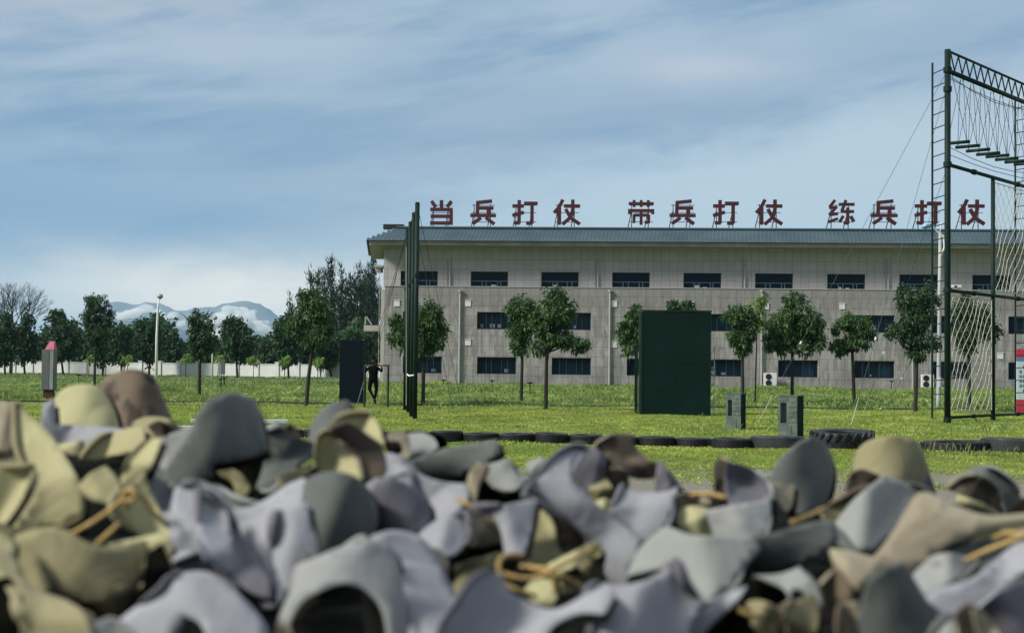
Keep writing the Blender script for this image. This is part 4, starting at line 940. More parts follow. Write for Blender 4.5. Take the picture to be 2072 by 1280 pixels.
# ================================================================== CLIMBING TOWER (high ropes frame on the right)
TP = Vector((16.9, 57.5, 0)); TD = Vector((.625, .781, 0)); TN = Vector((.781, -.625, 0))
def tower():
    t = thing('climbing_tower', 'tall dark green rope climbing tower with truss, nets, ladders and hanging logs', 'climbing tower', TP)
    def T(s, z, n=0.0): v = TD * s + TN * n; return Vector((v.x, v.y, z))
    def pole(s, h, r_):
        o = MB().tube([T(s, -.1), T(s, h)], r_, 18).build('pole', M['green_paint'], t)
        for p_ in o.data.polygons: p_.use_smooth = len(p_.vertices) == 4
        MB().tube([T(s, 0), T(s, .25)], r_ * 1.25, 14).build('pole_base', M['green_paint'], o); return o
    main = pole(0, 14.55, .118); pole(4.75, 10.1, .085); pole(9.9, 14.55, .118); 
    for z in (5.15, 10.05, 13.0, 13.75): MB().tube([T(0, z - .1), T(0, z + .1)], .165, 14).build('collar', M['green_paint'], main)
    MB().tube([T(0, 13.72), T(12, 13.72)], .095, 12).build('top_beam', M['green_paint'], t, smooth=True)
    mb = MB().tube([T(.25, 14.5), T(12, 14.5)], .055, 8); n = 30
    zig = [T(.3 + i * .39, 13.82 if i % 2 else 14.46) for i in range(n)]
    for i in range(n - 1): mb.tube([zig[i], zig[i + 1]], .028, 6)
    mb.build('truss', M['green_paint'], t)
    for z, s1, r_ in ((10.05, 12, .075), (5.15, 12, .07), (.22, 12, .06)):
        mb = MB().tube([T(0.05, z), T(s1, z)], r_, 10)
        for s_ in (2.7, 7.6): mb.tube([T(s_ - .12, z), T(s_ + .12, z)], r_ * 1.5, 10)
        mb.build('cross_beam', M['green_paint'], t, smooth=True)
    mb = MB()       # thin cables
    for z, dz in ((13.55, .35), (13.45, .15), (10.75, .25), (10.45, .12)):
        mb.tube([T(.1, z), T(2.5, z - dz * .7), T(4.9, z - dz), T(7.4, z - dz * .7), T(9.8, z)], .014, 5)
    mb.build('cable', M['dark_cable'], t)
    # hanging logs and their ropes
    for i, (s, z) in enumerate([(.95, 11.02), (2.0, 11.0), (3.1, 10.98), (4.2, 10.97), (5.25, 11.0), (6.3, 11.0), (7.4, 11.02), (8.5, 11.05)]):
        o = MB().tube([T(s, z, -.48), T(s, z, .5)], .068, 10).build('hanging_log', M['green_paint'], t, smooth=True)
        mb = MB()
        for nn in (-.4, .4):
            for ds in (-.62, .5): mb.tube([T(s, z, nn), T(s + ds, 13.6, nn * .12)], .0115, 5)
        mb.build('log_rope', M['dark_cable'], o)
    # ladders: one stile beside each main pole
    for s0, foot in ((0, Vector((-.28, 1.1, 0))), (9.9, Vector((-.62, .9, 0)))):
        b = T(s0, 0) + foot; mb = MB().tube([b + Vector((0, 0, .15)), b + Vector((0, 0, 14.25))], .042, 8)
        k = 0
        while .55 + k * .553 < 14.2:
            z = .55 + k * .553; mb.tube([b + Vector((0, 0, z - .02)), T(s0, z + .03)], .02, 6); k += 1
        if s0: 
            c = b + Vector((.75, .25, 0)); mb.tube([c + Vector((0, 0, .15)), c + Vector((0, 0, 14.2))], .042, 8)
        mb.build('ladder', M['green_paint'], t)
    # rope nets: steep diamonds
    def net(s0, s1, z0, z1, slope, step):
        hi, lo = MB(), MB(); W_ = s1 - s0; H_ = z1 - z0
        for sg, m_, r_ in ((1, hi, .0155), (-1, lo, .0075)):
            c = -H_ / slope
            while c < W_:
                # line: s = c + z/slope (sg=1) or mirrored
                pts = []; za = max(0, -c * slope); zb = min(H_, (W_ - c) * slope)
                if zb - za > .25:
                    nseg = max(3, int((zb - za) / .45)); 
                    for k in range(nseg + 1):
                        z = za + (zb - za) * k / nseg; s = c + z / slope; s = s if sg > 0 else W_ - s
                        edge = min(s, W_ - s, z, H_ - z); wob = .03 * math.sin(z * 7 + c * 3) * min(1, max(0, edge) * 3)
                        pts.append(T(s0 + s + wob, z0 + z, .06 * math.sin(s * 2 + z)))
                    m_.tube(pts, r_, 5, False)
                c += step
        o = hi.build('rope_net', M['white_rope'], t); lo.build('rope_net_backing', M['white_rope'], o)
        e = MB().tube([T(s0, z0), T(s1, z0)], .02, 5).tube([T(s0, z1), T(s1, z1)], .02, 5).tube([T(s0, z0), T(s0, z1)], .02, 5).tube([T(s1, z0), T(s1, z1)], .02, 5); e.build('net_border', M['white_rope'], o)
    net(.2, 4.6, .45, 4.95, 1.25, .52); net(4.95, 9.6, 5.35, 9.85, 1.25, .52)
    # guy wires with pale insulated feet
    wires = [((0, 13.75), (1535, 852)), ((0, 13.2), (1722, 860)), ((0, 10.0), (1745, 842)), ((0, 5.1), (1785, 840)), ((9.9, 13.7), (1990, 822)), ((9.9, 13.2), (1960, 822))]
    mb = MB(); sl_ = MB(); ins = MB()
    for (s, z), (px, py) in wires:
        g_ = ground(px, py) - TP; tp = T(s, z); mb.tube([g_, tp], .0085, 5)
        L_ = (tp - g_).length; sl_.tube([g_, g_.lerp(tp, .75 / L_), g_.lerp(tp, 1.1 / L_)], [.012, .016, .010], 6)
        for d_ in (3.4,): ins.tube([g_.lerp(tp, d_ / L_), g_.lerp(tp, (d_ + .12) / L_)], .035, 8)
    mb.build('guy_wire', M['dark_cable'], t); sl_.build('wire_sleeve', M['galv'], t); ins.build('insulator', M['white_paint'], t)
tower()

# ================================================================== LAMPS
def lamp_right():
    p = at(1899, horizon(1899), 76); p.z = 0; H = (horizon(1902) - 470) * 76 / F + 2
    t = thing('street_lamp', 'white street lamp with a curved arm and blue lamp head behind the climbing tower ladder', 'street lamp', p)
    MB().tube([(0, 0, -.1), (0, 0, .5), (.05, 0, H * .6), (.08, 0, H)], [.14, .115, .095, .08], 14).build('pole', M['pale_pole'], t, smooth=True)
    mb = MB(); 
    mb.tube([(.1, 0, H - 1.2), (.32, 0, H - .75), (.25, 0, H - .2), (-.15, 0, H + .12), (-.42, 0, H + .32)], [.08, .075, .07, .05, .04], 10)
    mb.tube([(.08, 0, H), (.12, 0, H + .3), (.12, 0, H + .55)], [.05, .03, .02], 6); mb.build('arm', M['white_paint'], t, smooth=True)
    mb = MB(); prof = [(.001, -.18), (.14, -.15), (.24, -.03), (.26, .04), (.16, .12), (.001, .16)]; mb.lathe(prof, 16)
    o = mb.build('lamp_head', M['lampblue'], t, smooth=True); o.location = (-.58, 0, H + .36); o.rotation_euler.y = R(-18); o.scale = (1.3, .9, .9)
    MB().tube([(.04, -.12, 1.2), (.04, -.12, 1.7)], .09, 8).build('control_box', M['galv'], t)
lamp_right()
def lamp_far(px, top, Y, label, base_r=.12):
    p = at(px, horizon(px), Y); p.z = 0; H = (horizon(px) - top) * Y / F + 2
    t = thing('street_lamp', label, 'street lamp', p)
    MB().tube([(0, 0, -.1), (-.05, 0, H * .5), (0.02, 0, H * .86), (.12, 0, H - .35)], [base_r * 1.3, base_r, base_r * .8, base_r * .6], 10).build('pole', M['white_paint'], t, smooth=True)
    o = MB().lathe([(.001, -.32), (.17, -.22), (.26, -.06), (.26, .08), (.16, .22), (.001, .26)], 14).build('lamp_head', M['grey_steel'], t, smooth=True); o.location = (.22, 0, H - .1); o.scale.x = 1.2
    return t
lamp_far(317, 597, 150, 'tall white street lamp with a round head, standing before the far wall')
lamp_far(430, 641, 185, 'far white lamp pole right of the pruned tree with bare sticks', .09)
lamp_far(484, 668, 200, 'thin far white lamp pole in front of the round dark tree', .07)

# garden lamps: short posts with a flat round head
for i, (px, py, pb, Y, txt) in enumerate([(1073, 773, 800, 92, 'in the weeds right of the slim shade tree'), (996, 769, 790, 110, 'under the second ground floor window'), (898, 768, 785, 112, 'near the foot of the building right of the pole row'),
                                        (1804, 770, 782, 118, 'against the building right of the small shade tree'), (160, 757, 775, 110, 'left of the dark narrow shade tree'), (447, 765, 792, 104, 'right of the pruned tree, nearer one'), (455, 762, 784, 116, 'right of the pruned tree, farther one')]):
    p = at(px, horizon(px), Y); p.z = float(gz(p.x, p.y)); H = (horizon(px) - py) * Y / F + 2 - p.z
    t = thing('garden_lamp', 'short dark garden lamp ' + txt, 'garden lamp', p, 0, 'short garden lamps in the grass')
    MB().tube([(0, 0, -.05), (0, 0, H - .04)], .03, 8).build('post', M['black_metal'], t)
    MB().lathe([(.001, H - .12), (.05, H - .1), (.20, H - .03), (.21, H), (.001, H + .03)], 14).build('lamp_shade', M['black_metal'], t)
p = at(451, horizon(451), 125); p.z = 0
t = thing('post_box', 'slim grey metal cabinet standing on legs near the far wall', 'cabinet', p); h0 = (horizon(451) - 757) * 125 / F + 2; h1 = (horizon(451) - 727) * 125 / F + 2
MB().box(-.18, .18, -.12, .12, h0, h1).build('cabinet_body', M['kiosk_grey'], t, bevel=.02); MB().tube([(-.1, 0, 0), (-.1, 0, h0 - .003)], .04, 6).tube([(.1, 0, 0), (.1, 0, h0 - .003)], .04, 6).build('leg', M['black_metal'], t)

# ================================================================== KIOSK / SIGN PILLAR
p = ground(95, 810); s = p.y / F; t = thing('sign_pillar', 'tall grey box pillar with a slanted pink top and a maroon foot at the left', 'sign pillar', p)
Wk = 25 * s; 
MB().box(-Wk * .36, Wk * .36, .08, .5, -.05, 21 * s).build('foot', M['maroon'], t)
kb = MB().box(-Wk / 2, Wk / 2, 0, .58, 21 * s + .003, 103 * s).build('cabinet', M['kiosk_grey'], t, bevel=.015)
MB().box(-Wk / 2 + .05, Wk * .12, -.016, -.004, 23 * s, 100 * s).build('front_panel', M['kiosk_grey'], kb)
MB().box(Wk * .17, Wk / 2 - .03, -.02, -.004, 23 * s, 100 * s).build('side_panel', M['grey_steel'], kb)
z0 = 103 * s + .003; z1 = 120 * s
mb = MB(); x0, x1 = -Wk * .26, Wk * .46
mb.add([(x0, 0, z0), (x1, 0, z0), (x1, .5, z0), (x0, .5, z0), (x0 + .22, .12, z1), (x1 - .02, .12, z1), (x1 - .02, .4, z1), (x0 + .22, .4, z1)], [(0, 3, 2, 1), (4, 5, 6, 7), (0, 1, 5, 4), (1, 2, 6, 5), (2, 3, 7, 6), (3, 0, 4, 7)]); mb.build('slanted_top', M['pink'], t)

# ================================================================== INFORMATION BOARD at the right edge
Yb = 71; p = at(2058, horizon(2058), Yb); q = at(2120, horizon(2120), Yb); zf = lambda y: 2 + (horizon(2075) - y) * Yb / F
t = thing('information_board', 'white information board with red top and foot, cut by the right edge', 'notice board', (p.x, p.y, 0)); Wb = q.x - p.x
for a_, b_, m_, nm in ((808, 834, 'board_red', 'foot_panel'), (731, 807.8, 'board_white', 'text_panel'), (724, 730.8, 'board_blue', 'blue_stripe'), (706, 723.8, 'board_red', 'head_panel')):
    MB().box(0, Wb, 0, .12, zf(b_ if False else max(a_, b_)), zf(min(a_, b_))).build(nm, M[m_], t)
mb = MB()
for i in range(6):
    for k in range(9):
        if (i * 7 + k * 3) % 5: mb.box(.12 + k * .15, .22 + k * .15, -.008, -.003, zf(745 + i * 9.5), zf(739.5 + i * 9.5))
mb.build('printed_lines', M['ink'], t)
mb = MB(); mb.add([(-.02, .06, zf(705.5)), (Wb * .45, .06, zf(688)), (Wb * .5, .06, zf(689)), (.1, .06, zf(705.5)), (-.02, .16, zf(705.5)), (Wb * .45, .16, zf(688)), (Wb * .5, .16, zf(689)), (.1, .16, zf(705.5))], [(0, 1, 2, 3), (7, 6, 5, 4), (0, 4, 5, 1), (1, 5, 6, 2), (2, 6, 7, 3), (3, 7, 4, 0)]); mb.build('roof_trim', M['grey_steel'], t)

# ================================================================== PALE SLABS
for (l, r_, yb, lab) in ((385, 583, 859, 'long pale concrete slab bench, farther of the two behind the grey hood'), (352, 558, 874, 'long pale concrete slab bench, nearer of the two behind the grey hood')):
    a_ = ground(l, yb); b_ = ground(r_, yb + 1); t = thing('slab_bench', lab, 'concrete bench', a_, math.atan2(b_.y - a_.y, b_.x - a_.x), 'pale concrete slab benches'); L_ = (b_ - a_).length
    MB().box(0, L_, 0, .32, .06, .18).build('seat_slab', M['slab'], t, bevel=.012)
    for x_ in (.15, L_ / 2, L_ - .35): MB().box(x_, x_ + .2, .04, .28, -.05, .058).build('support', M['conc'], t)

# ================================================================== HORIZONTAL BAR AND PERSON
Yq = 70.0; sq = Yq / F
bx1 = at(786, horizon(786), Yq).x; bx0 = at(738.5, horizon(738), Yq).x; zb = 2 + (739.3 - 739.0) * 0 + (horizon(765) - 739.2) * sq
t = thing('horizontal_bar', 'black metal pull-up bar on two posts in the grass', 'pull-up bar', (bx0, Yq, 0)); Lb = bx1 - bx0
MB().tube([(0, 0, zb), (Lb, 0, zb)], .028, 10).build('bar', M['black_metal'], t, smooth=True)
for x_ in (0, Lb): MB().tube([(x_, 0, -.1), (x_, 0, zb + .03)], .05, 10).build('post', M['black_metal'], t, smooth=False)

def skin_mesh(name, joints, edges, mat_, parent, sub=2, root=0):
    me = bpy.data.meshes.new(name); me.from_pydata([j[0] for j in joints], edges, []); o = bpy.data.objects.new(name, me); COL.objects.link(o); o.parent = parent
    o.modifiers.new('skin', 'SKIN'); 
    if not me.skin_vertices:
        bm = bmesh.new(); bm.from_mesh(me); bm.verts.layers.skin.verify(); bm.to_mesh(me); bm.free()
    for i, j in enumerate(joints):
        rx, ry = j[1] if isinstance(j[1], tuple) else (j[1], j[1]); me.skin_vertices[0].data[i].radius = (rx, ry); me.skin_vertices[0].data[i].use_root = (i == root)
    o.modifiers['skin'].use_smooth_shade = True; sb = o.modifiers.new('sub', 'SUBSURF'); sb.levels = sub; sb.render_levels = sub
    me.materials.append(mat_); return o
def person():
    X = at(756, horizon(756), Yq).x; hb = zb
    t = thing('person', 'person in dark clothes hanging from the black pull-up bar with crossed ankles', 'person', (X, Yq, 0)); t.scale = (1.14, 1.1, 1)
    # facing away from the camera (+y); chin above the bar, elbows bent, shins crossed backwards
    sh = hb - .10; hip = sh - .52
    J = [((0, -.05, hip), (.20, .13)), ((0, -.07, hip + .18), (.19, .12)), ((0, -.09, sh - .12), (.23, .13)), ((0, -.09, sh), (.16, .10)), ((0, -.07, sh + .11), (.065, .065)),      # 0-4
         ((-.19, -.09, sh - .02), .075), ((-.33, -.16, sh - .22), .055), ((-.30, -.03, hb - .06), .034),                                                                    # 5-7 left arm
         ((.19, -.09, sh - .02), .075), ((.36, -.16, sh - .20), .055), ((.34, -.03, hb - .06), .034),                                                                        # 8-10 right arm
         ((-.10, -.05, hip - .10), .115), ((-.17, .03, hip - .47), .082), ((.0, -.18, hip - .80), .055), ((.03, -.20, hip - .88), .040), ((.05, -.12, hip - 1.0), .034),      # 11-15 left leg
         ((.10, -.05, hip - .10), .115), ((.13, .02, hip - .49), .082), ((.09, -.08, hip - .86), .055), ((.08, -.09, hip - .93), .040), ((.09, .0, hip - 1.06), .034)]       # 16-20
    E = [(0, 1), (1, 2), (2, 3), (3, 4), (3, 5), (5, 6), (6, 7), (3, 8), (8, 9), (9, 10), (0, 11), (11, 12), (12, 13), (13, 14), (14, 15), (0, 16), (16, 17), (17, 18), (18, 19), (19, 20)]
    body = skin_mesh('clothed_body', J, E, M['cloth_black'], t)
    # head with face (turned to the bar) and hands closed round the bar
    hz = sh + .25; bm = bmesh.new(); bmesh.ops.create_uvsphere(bm, u_segments=24, v_segments=16, radius=1)
    for v in bm.verts:
        x, y, z = v.co; wj = 1 - .22 * max(0, -z) ** 1.5
        yy = y; 
        if y > 0: yy += .16 * math.exp(-((x / .16) ** 2 + ((z + .12) / .22) ** 2)) - .07 * math.exp(-(((abs(x) - .38) / .16) ** 2 + ((z - .05) / .14) ** 2)) + .05 * math.exp(-((x / .3) ** 2 + ((z + .48) / .08) ** 2))
        ear = .14 * math.exp(-((y / .16) ** 2 + ((z + .05) / .22) ** 2)) * (1 if abs(x) > .8 else 0)
        v.co = Vector((x * (wj + ear) * .078, yy * .098 * (1 - .1 * max(0, -z)), z * .122))
    me = bpy.data.meshes.new('head'); bm.to_mesh(me); bm.free(); me.materials.append(M['skin']); me.polygons.foreach_set('use_smooth', [True] * len(me.polygons))
    hd = bpy.data.objects.new('head', me); COL.objects.link(hd); hd.parent = t; hd.location = (0, -.04, hz); hd.rotation_euler = (R(8), 0, R(-20))
    bm = bmesh.new(); bmesh.ops.create_uvsphere(bm, u_segments=20, v_segments=12, radius=1); bmesh.ops.delete(bm, geom=[v for v in bm.verts if v.co.z < .12 and v.co.y > -.15 or v.co.z < -.55], context='VERTS')
    for v in bm.verts: v.co = Vector((v.co.x * .084, v.co.y * .104 - .003, v.co.z * .128 + .002))
    me = bpy.data.meshes.new('hair'); bm.to_mesh(me); bm.free(); me.materials.append(M['hair']); hr = bpy.data.objects.new('hair', me); COL.objects.link(hr); hr.parent = hd
    for sx_ in (-.02, .02) if False else ():
        pass
    for sgn, wx in ((-1, -.30), (1, .34)):
        JJ = [((wx, -.03, hb - .10), .028), ((wx, -.035, hb - .055), (.036, .018)), ((wx, -.038, hb - .01), (.040, .016))]; EE = [(0, 1), (1, 2)]
        for k in range(4):
            fx = wx + (-.032 + .021 * k); b_ = len(JJ); ln = (1, 1.08, 1.03, .88)[k]
            JJ += [((fx, -.036, hb + .022), .0095), ((fx, .0, hb + .040 * ln), .009), ((fx, .036, hb + .018), .008), ((fx, .034, hb - .016 * ln), .007)]
            EE += [(2, b_), (b_, b_ + 1), (b_ + 1, b_ + 2), (b_ + 2, b_ + 3)]
        b_ = len(JJ); th = -sgn * .036
        JJ += [((wx + th, -.02, hb - .04), .010), ((wx + th * .9, .018, hb - .036), .0095), ((wx + th * .5, .040, hb - .026), .008)]; EE += [(1, b_), (b_, b_ + 1), (b_ + 1, b_ + 2)]
        skin_mesh('hand', JJ, EE, M['skin'], t, 1, 1)
    # shoes
    for (ax, ay, az, dx) in ((.05, -.12, hip - 1.0, .03), (.09, .0, hip - 1.06, 0)):
        mb = MB().tube([(ax - .0, ay - .10, az + .05), (ax, ay - .06, az + .02), (ax + dx, ay + .05, az - .06), (ax + dx, ay + .10, az - .12)], [.036, .048, .046, .026], 10); mb.build('shoe', M['black_metal'], t, smooth=True)
person()

# ================================================================== CAMOUFLAGE NET IN THE FOREGROUND
def cloth_mat(name, c1, c2, sc=14.0, c3=None):
    m = bpy.data.materials.new(name); m.use_nodes = True; t = m.node_tree; q = G(t)
    b = t.nodes['Principled BSDF']; b.inputs['Roughness'].default_value = 0.75; b.inputs['Specular IOR Level'].default_value = 0.25; b.inputs['Sheen Weight'].default_value = 0.0 if 'dark' in name else 0.15
    if 'dark' in name: b.inputs['Specular IOR Level'].default_value = 0.02
    co = q.coord('Object'); n1 = q.noise(co, sc, 2, 0.5, .6)
    c = q.mix(q.smooth(n1, 0.47, 0.57), c1, c2)
    if c3: c = q.mix(q.smooth(q.noise(co, sc * 1.7, 2, .5, .5), 0.56, 0.62), c, c3)
    # woven threads
    wv = t.nodes.new('ShaderNodeTexWave'); wv.inputs['Scale'].default_value = 420; q.put(wv.inputs['Vector'], co)
    bn = t.nodes.new('ShaderNodeBump'); bn.inputs['Strength'].default_value = .12; bn.inputs['Distance'].default_value = .001; q.put(bn.inputs['Height'], wv.outputs[0])
    b2 = t.nodes.new('ShaderNodeBump'); b2.inputs['Strength'].default_value = .7; b2.inputs['Distance'].default_value = .006; q.put(b2.inputs['Height'], q.noise(co, 16, 3, .5, 1.2)); t.links.new(bn.outputs[0], b2.inputs['Normal']); t.links.new(b2.outputs[0], b.inputs['Normal'])
    q.put(b.inputs['Base Color'], c)
    tr = t.nodes.new('ShaderNodeBsdfTranslucent'); q.put(tr.inputs[0], c); ms = t.nodes.new('ShaderNodeMixShader'); ms.inputs[0].default_value = .08
    t.links.new(b.outputs[0], ms.inputs[1]); t.links.new(tr.outputs[0], ms.inputs[2]); t.links.new(ms.outputs[0], t.nodes['Material Output'].inputs[0])
    return m
FAB = dict(
    Y=cloth_mat('khaki_fabric', (0.41, 0.40, 0.215), (0.38, 0.355, 0.19), 8), L=cloth_mat('lavender_grey_fabric', (0.315, 0.325, 0.352), (0.29, 0.298, 0.32), 8),
    G=cloth_mat('grey_green_fabric', (0.095, 0.108, 0.100), (0.12, 0.132, 0.122), 8), H=cloth_mat('pale_grey_fabric', (0.26, 0.275, 0.262), (0.28, 0.29, 0.285), 8),
    B=cloth_mat('brown_camouflage_fabric', (0.055, 0.043, 0.030), (0.16, 0.125, 0.085), 22), T=cloth_mat('tan_fabric', (0.33, 0.295, 0.205), (0.26, 0.23, 0.16), 10),
    O=cloth_mat('dull_violet_fabric', (0.115, 0.115, 0.135), (0.15, 0.148, 0.17), 10), V=cloth_mat('olive_fabric', (0.27, 0.25, 0.135), (0.22, 0.20, 0.11), 10),
    K=cloth_mat('dark_green_fabric', (0.002, 0.003, 0.0025), (0.006, 0.007, 0.005), 18, (0.012, 0.010, 0.006)))  # K: near-black cloth for dark undersides and for shade put into the gaps
NM = dict(Y='khaki', L='lavender grey', G='grey green', H='pale grey', B='brown patterned', T='tan', O='dull violet', V='olive', K='shade black')
net = thing('camouflage_net', 'blurred heap of camouflage netting with khaki, lavender and grey green cloth leaves across the foreground', 'camouflage net', (0, 1.15, 0))
NB = Vector((0, 1.15, 0))
def catmull(P, n=5):
    out = []; k = len(P)
    Q = [np.array(p, float) for p in P]; T = []
    for i in range(k):          # tangents: zero at sharp corners, so points stay pointed
        u_, v_ = Q[i] - Q[i - 1], Q[(i + 1) % k] - Q[i]; cs = u_.dot(v_) / (np.hypot(*u_) * np.hypot(*v_) + 1e-9)
        T.append((Q[(i + 1) % k] - Q[i - 1]) * .5 * min(1, max(0, (cs - .35) / .35)))
    for i in range(k):
        b, c, tb, tc = Q[i], Q[(i + 1) % k], T[i], T[(i + 1) % k]
        for s in range(n):
            t = s / n; out.append((2 * t ** 3 - 3 * t ** 2 + 1) * b + (t ** 3 - 2 * t ** 2 + t) * tb + (3 * t ** 2 - 2 * t ** 3) * c + (t ** 3 - t ** 2) * tc)
    return np.array(out)
leafcount = [0]; BMX = {}
for _k in 'YLGHVBOTK': BMX[_k] = MB()
def leaf(col, d0, pts, tilt=(0, .35), bend=(0, 0), bend2=None, rip=0.03, fold=None, name='fabric_leaf', stuff=False, under=True, sd=None, roll=True):
    """a curled sheet of cloth: outline in photo pixels, hung d0 metres away.
    tilt=(x,y): how far the right / upper side leans away; bend=(angle, k): curl round an axis, k>0 bulges to the viewer"""
    O = catmull(pts); m_ = O.mean(0); O = m_ + (O - m_) * 1.05; lo, hi = O.min(0), O.max(0); c = (lo + hi) / 2; rad = (hi - lo).max() / 2
    n = 15; stp = rad * 2 / n; gxs = np.arange(lo[0] + stp / 2, hi[0], stp); gys = np.arange(lo[1] + stp / 2, hi[1], stp)
    vin = [Vector(p) for p in O]; k = len(vin)
    def inside(x, y):
        j = k - 1; r_ = False
        for i in range(k):
            if (O[i][1] > y) != (O[j][1] > y) and x < (O[j][0] - O[i][0]) * (y - O[i][1]) / (O[j][1] - O[i][1]) + O[i][0]: r_ = not r_
            j = i
        return r_
    for x in gxs:
        for y in gys:
            if inside(x, y) and np.min(np.hypot(O[:, 0] - x, O[:, 1] - y)) > stp * .4: vin.append(Vector((x, y)))
    vs, es, fs, *_ = delaunay_2d_cdt(vin, [(i, (i + 1) % k) for i in range(k)], [], 1, 1e-4)
    sd = leafcount[0] * 1.7 if sd is None else sd; leafcount[0] += 1; mr = rad * d0 / F; P3 = []; fr_ = random.Random(int(sd * 10)); fa = fr_.uniform(-.7, .7) + (1.57 if fr_.random() < .3 else 0); fo = fr_.uniform(-.35, .35); fk = fr_.choice((-.6, -.45, .5, .65, .8)) if fold is None else fold; fb = fa + fr_.uniform(.6, 1.5); fo2 = fr_.uniform(-.5, .5); fk2 = (fr_.choice((-.4, -.25, .25, .4)) if fold is None else 0)
    for v in vs:
        a = (v.x - c[0]) / rad; b = (c[1] - v.y) / rad; dd = tilt[0] * a + tilt[1] * b
        for (an, kk) in ([bend] + ([bend2] if bend2 else [])):
            kk = kk * 1.7 if fold == 0 else kk * -.45
            q = a * math.cos(R(an)) + b * math.sin(R(an)); dd += kk * q * q
        dd += rip * math.sin(a * 5 + sd) * math.cos(b * 4 + sd * .7); q = a * math.cos(fa) + b * math.sin(fa) - fo; dd += fk * (math.sqrt(q * q + .0012)); q = a * math.cos(fb) + b * math.sin(fb) - fo2; dd += fk2 * (math.sqrt(q * q + .0012))
        P3.append(at(v.x, v.y, d0 + dd * mr) - NB)
    depth_of = lambda x, y: min(((v.x - x) ** 2 + (v.y - y) ** 2, i) for i, v in enumerate(vs))[1]
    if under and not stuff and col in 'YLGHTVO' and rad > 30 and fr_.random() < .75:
        ox, oy = fr_.uniform(4, 14), fr_.uniform(6, 16); leaf('K', d0 + .022, [(x + ox, y + oy) for x, y in pts], tilt, bend, bend2, rip, fold, stuff=True, under=False, sd=sd)  # near-black copy behind the lower edge, shade put in as cloth
    if stuff or rad < 34:
        BMX[col].add(P3, [tuple(f) for f in fs]); return
    fs = [tuple(f) for f in fs]; fm = [0] * len(fs)
    if rad > 38 and not stuff and roll and fold is None:                      # edges of the cloth that roll over and show the other side
        area = sum(O[i][0] * O[(i + 1) % k][1] - O[(i + 1) % k][0] * O[i][1] for i in range(k)); sg = 1 if area > 0 else -1
        for _ in range(fr_.choice((1, 1, 2, 2))):
            L_ = int(k * fr_.uniform(.16, .30)); i0 = fr_.randrange(k); rr0 = fr_.uniform(.09, .20) * min(rad, 85) * d0 / F; tmax = fr_.uniform(2.2, 4.2); base = len(P3); m = 9
            for a_ in range(L_ + 1):
                i = (i0 + a_) % k; p0 = O[i]; tg = O[(i + 1) % k] - O[i - 1]; tl = np.hypot(*tg) + 1e-6; ox, oy = sg * tg[1] / tl, -sg * tg[0] / tl
                P0 = P3[depth_of(p0[0], p0[1])]; w_ = max(0, math.sin(math.pi * a_ / max(1, L_))) ** .6; rr_ = rr0 * w_ + 1e-4
                od = Vector((ox, 0, -oy))
                for b_ in range(m):
                    t_ = tmax * b_ / (m - 1); P3.append(P0 + od * (rr_ * math.sin(t_)) + Vector((0, -1, 0)) * (rr_ * (1 - math.cos(t_))))
            for a_ in range(L_):
                for b_ in range(m - 1):
                    q0 = base + a_ * m + b_; fs.append((q0, q0 + 1, q0 + m + 1, q0 + m)); fm.append(1 if b_ > 3 else 0)
    me = bpy.data.meshes.new(name); me.from_pydata(P3, [], fs); me.materials.append(FAB[col]); me.materials.append(FAB[dict(L='O', Y='V', G='H', H='G', T='B', O='L', V='B', B='T', K='V')[col]]); me.polygons.foreach_set('material_index', fm); me.polygons.foreach_set('use_smooth', [True] * len(me.polygons))
    o = bpy.data.objects.new(name, me); COL.objects.link(o); o.parent = net
    so_ = o.modifiers.new('thickness', 'SOLIDIFY'); so_.thickness = .0012; so_.offset = 0
    o['label'] = NM[col] + ' cloth leaf of the net'
    return o

# ---- left
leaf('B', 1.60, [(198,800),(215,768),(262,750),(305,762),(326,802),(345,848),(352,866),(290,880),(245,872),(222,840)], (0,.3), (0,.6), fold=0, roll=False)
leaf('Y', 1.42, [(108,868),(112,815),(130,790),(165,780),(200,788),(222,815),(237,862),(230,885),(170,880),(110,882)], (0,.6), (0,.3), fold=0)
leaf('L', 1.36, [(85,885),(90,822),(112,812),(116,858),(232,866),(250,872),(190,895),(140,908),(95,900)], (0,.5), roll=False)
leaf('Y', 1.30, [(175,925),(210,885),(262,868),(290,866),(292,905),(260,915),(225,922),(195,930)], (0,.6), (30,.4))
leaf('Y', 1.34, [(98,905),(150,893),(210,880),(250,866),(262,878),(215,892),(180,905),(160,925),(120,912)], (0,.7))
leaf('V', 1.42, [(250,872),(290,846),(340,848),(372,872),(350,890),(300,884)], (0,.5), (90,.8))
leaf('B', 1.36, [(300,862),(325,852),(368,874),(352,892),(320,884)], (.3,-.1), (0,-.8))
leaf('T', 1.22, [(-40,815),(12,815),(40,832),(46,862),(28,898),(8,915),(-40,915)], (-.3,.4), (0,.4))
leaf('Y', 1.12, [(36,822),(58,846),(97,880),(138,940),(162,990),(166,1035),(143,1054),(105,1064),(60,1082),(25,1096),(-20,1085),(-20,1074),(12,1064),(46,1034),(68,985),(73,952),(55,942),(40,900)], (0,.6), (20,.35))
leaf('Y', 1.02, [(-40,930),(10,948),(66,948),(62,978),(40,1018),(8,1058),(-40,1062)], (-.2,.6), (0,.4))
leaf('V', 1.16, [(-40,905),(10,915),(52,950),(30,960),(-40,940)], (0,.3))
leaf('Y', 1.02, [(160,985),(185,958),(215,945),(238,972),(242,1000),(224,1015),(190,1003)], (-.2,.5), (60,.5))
leaf('Y', 1.05, [(246,972),(265,930),(300,893),(328,890),(312,930),(300,955),(272,985),(256,990)], (-.2,.4), (45,.6))
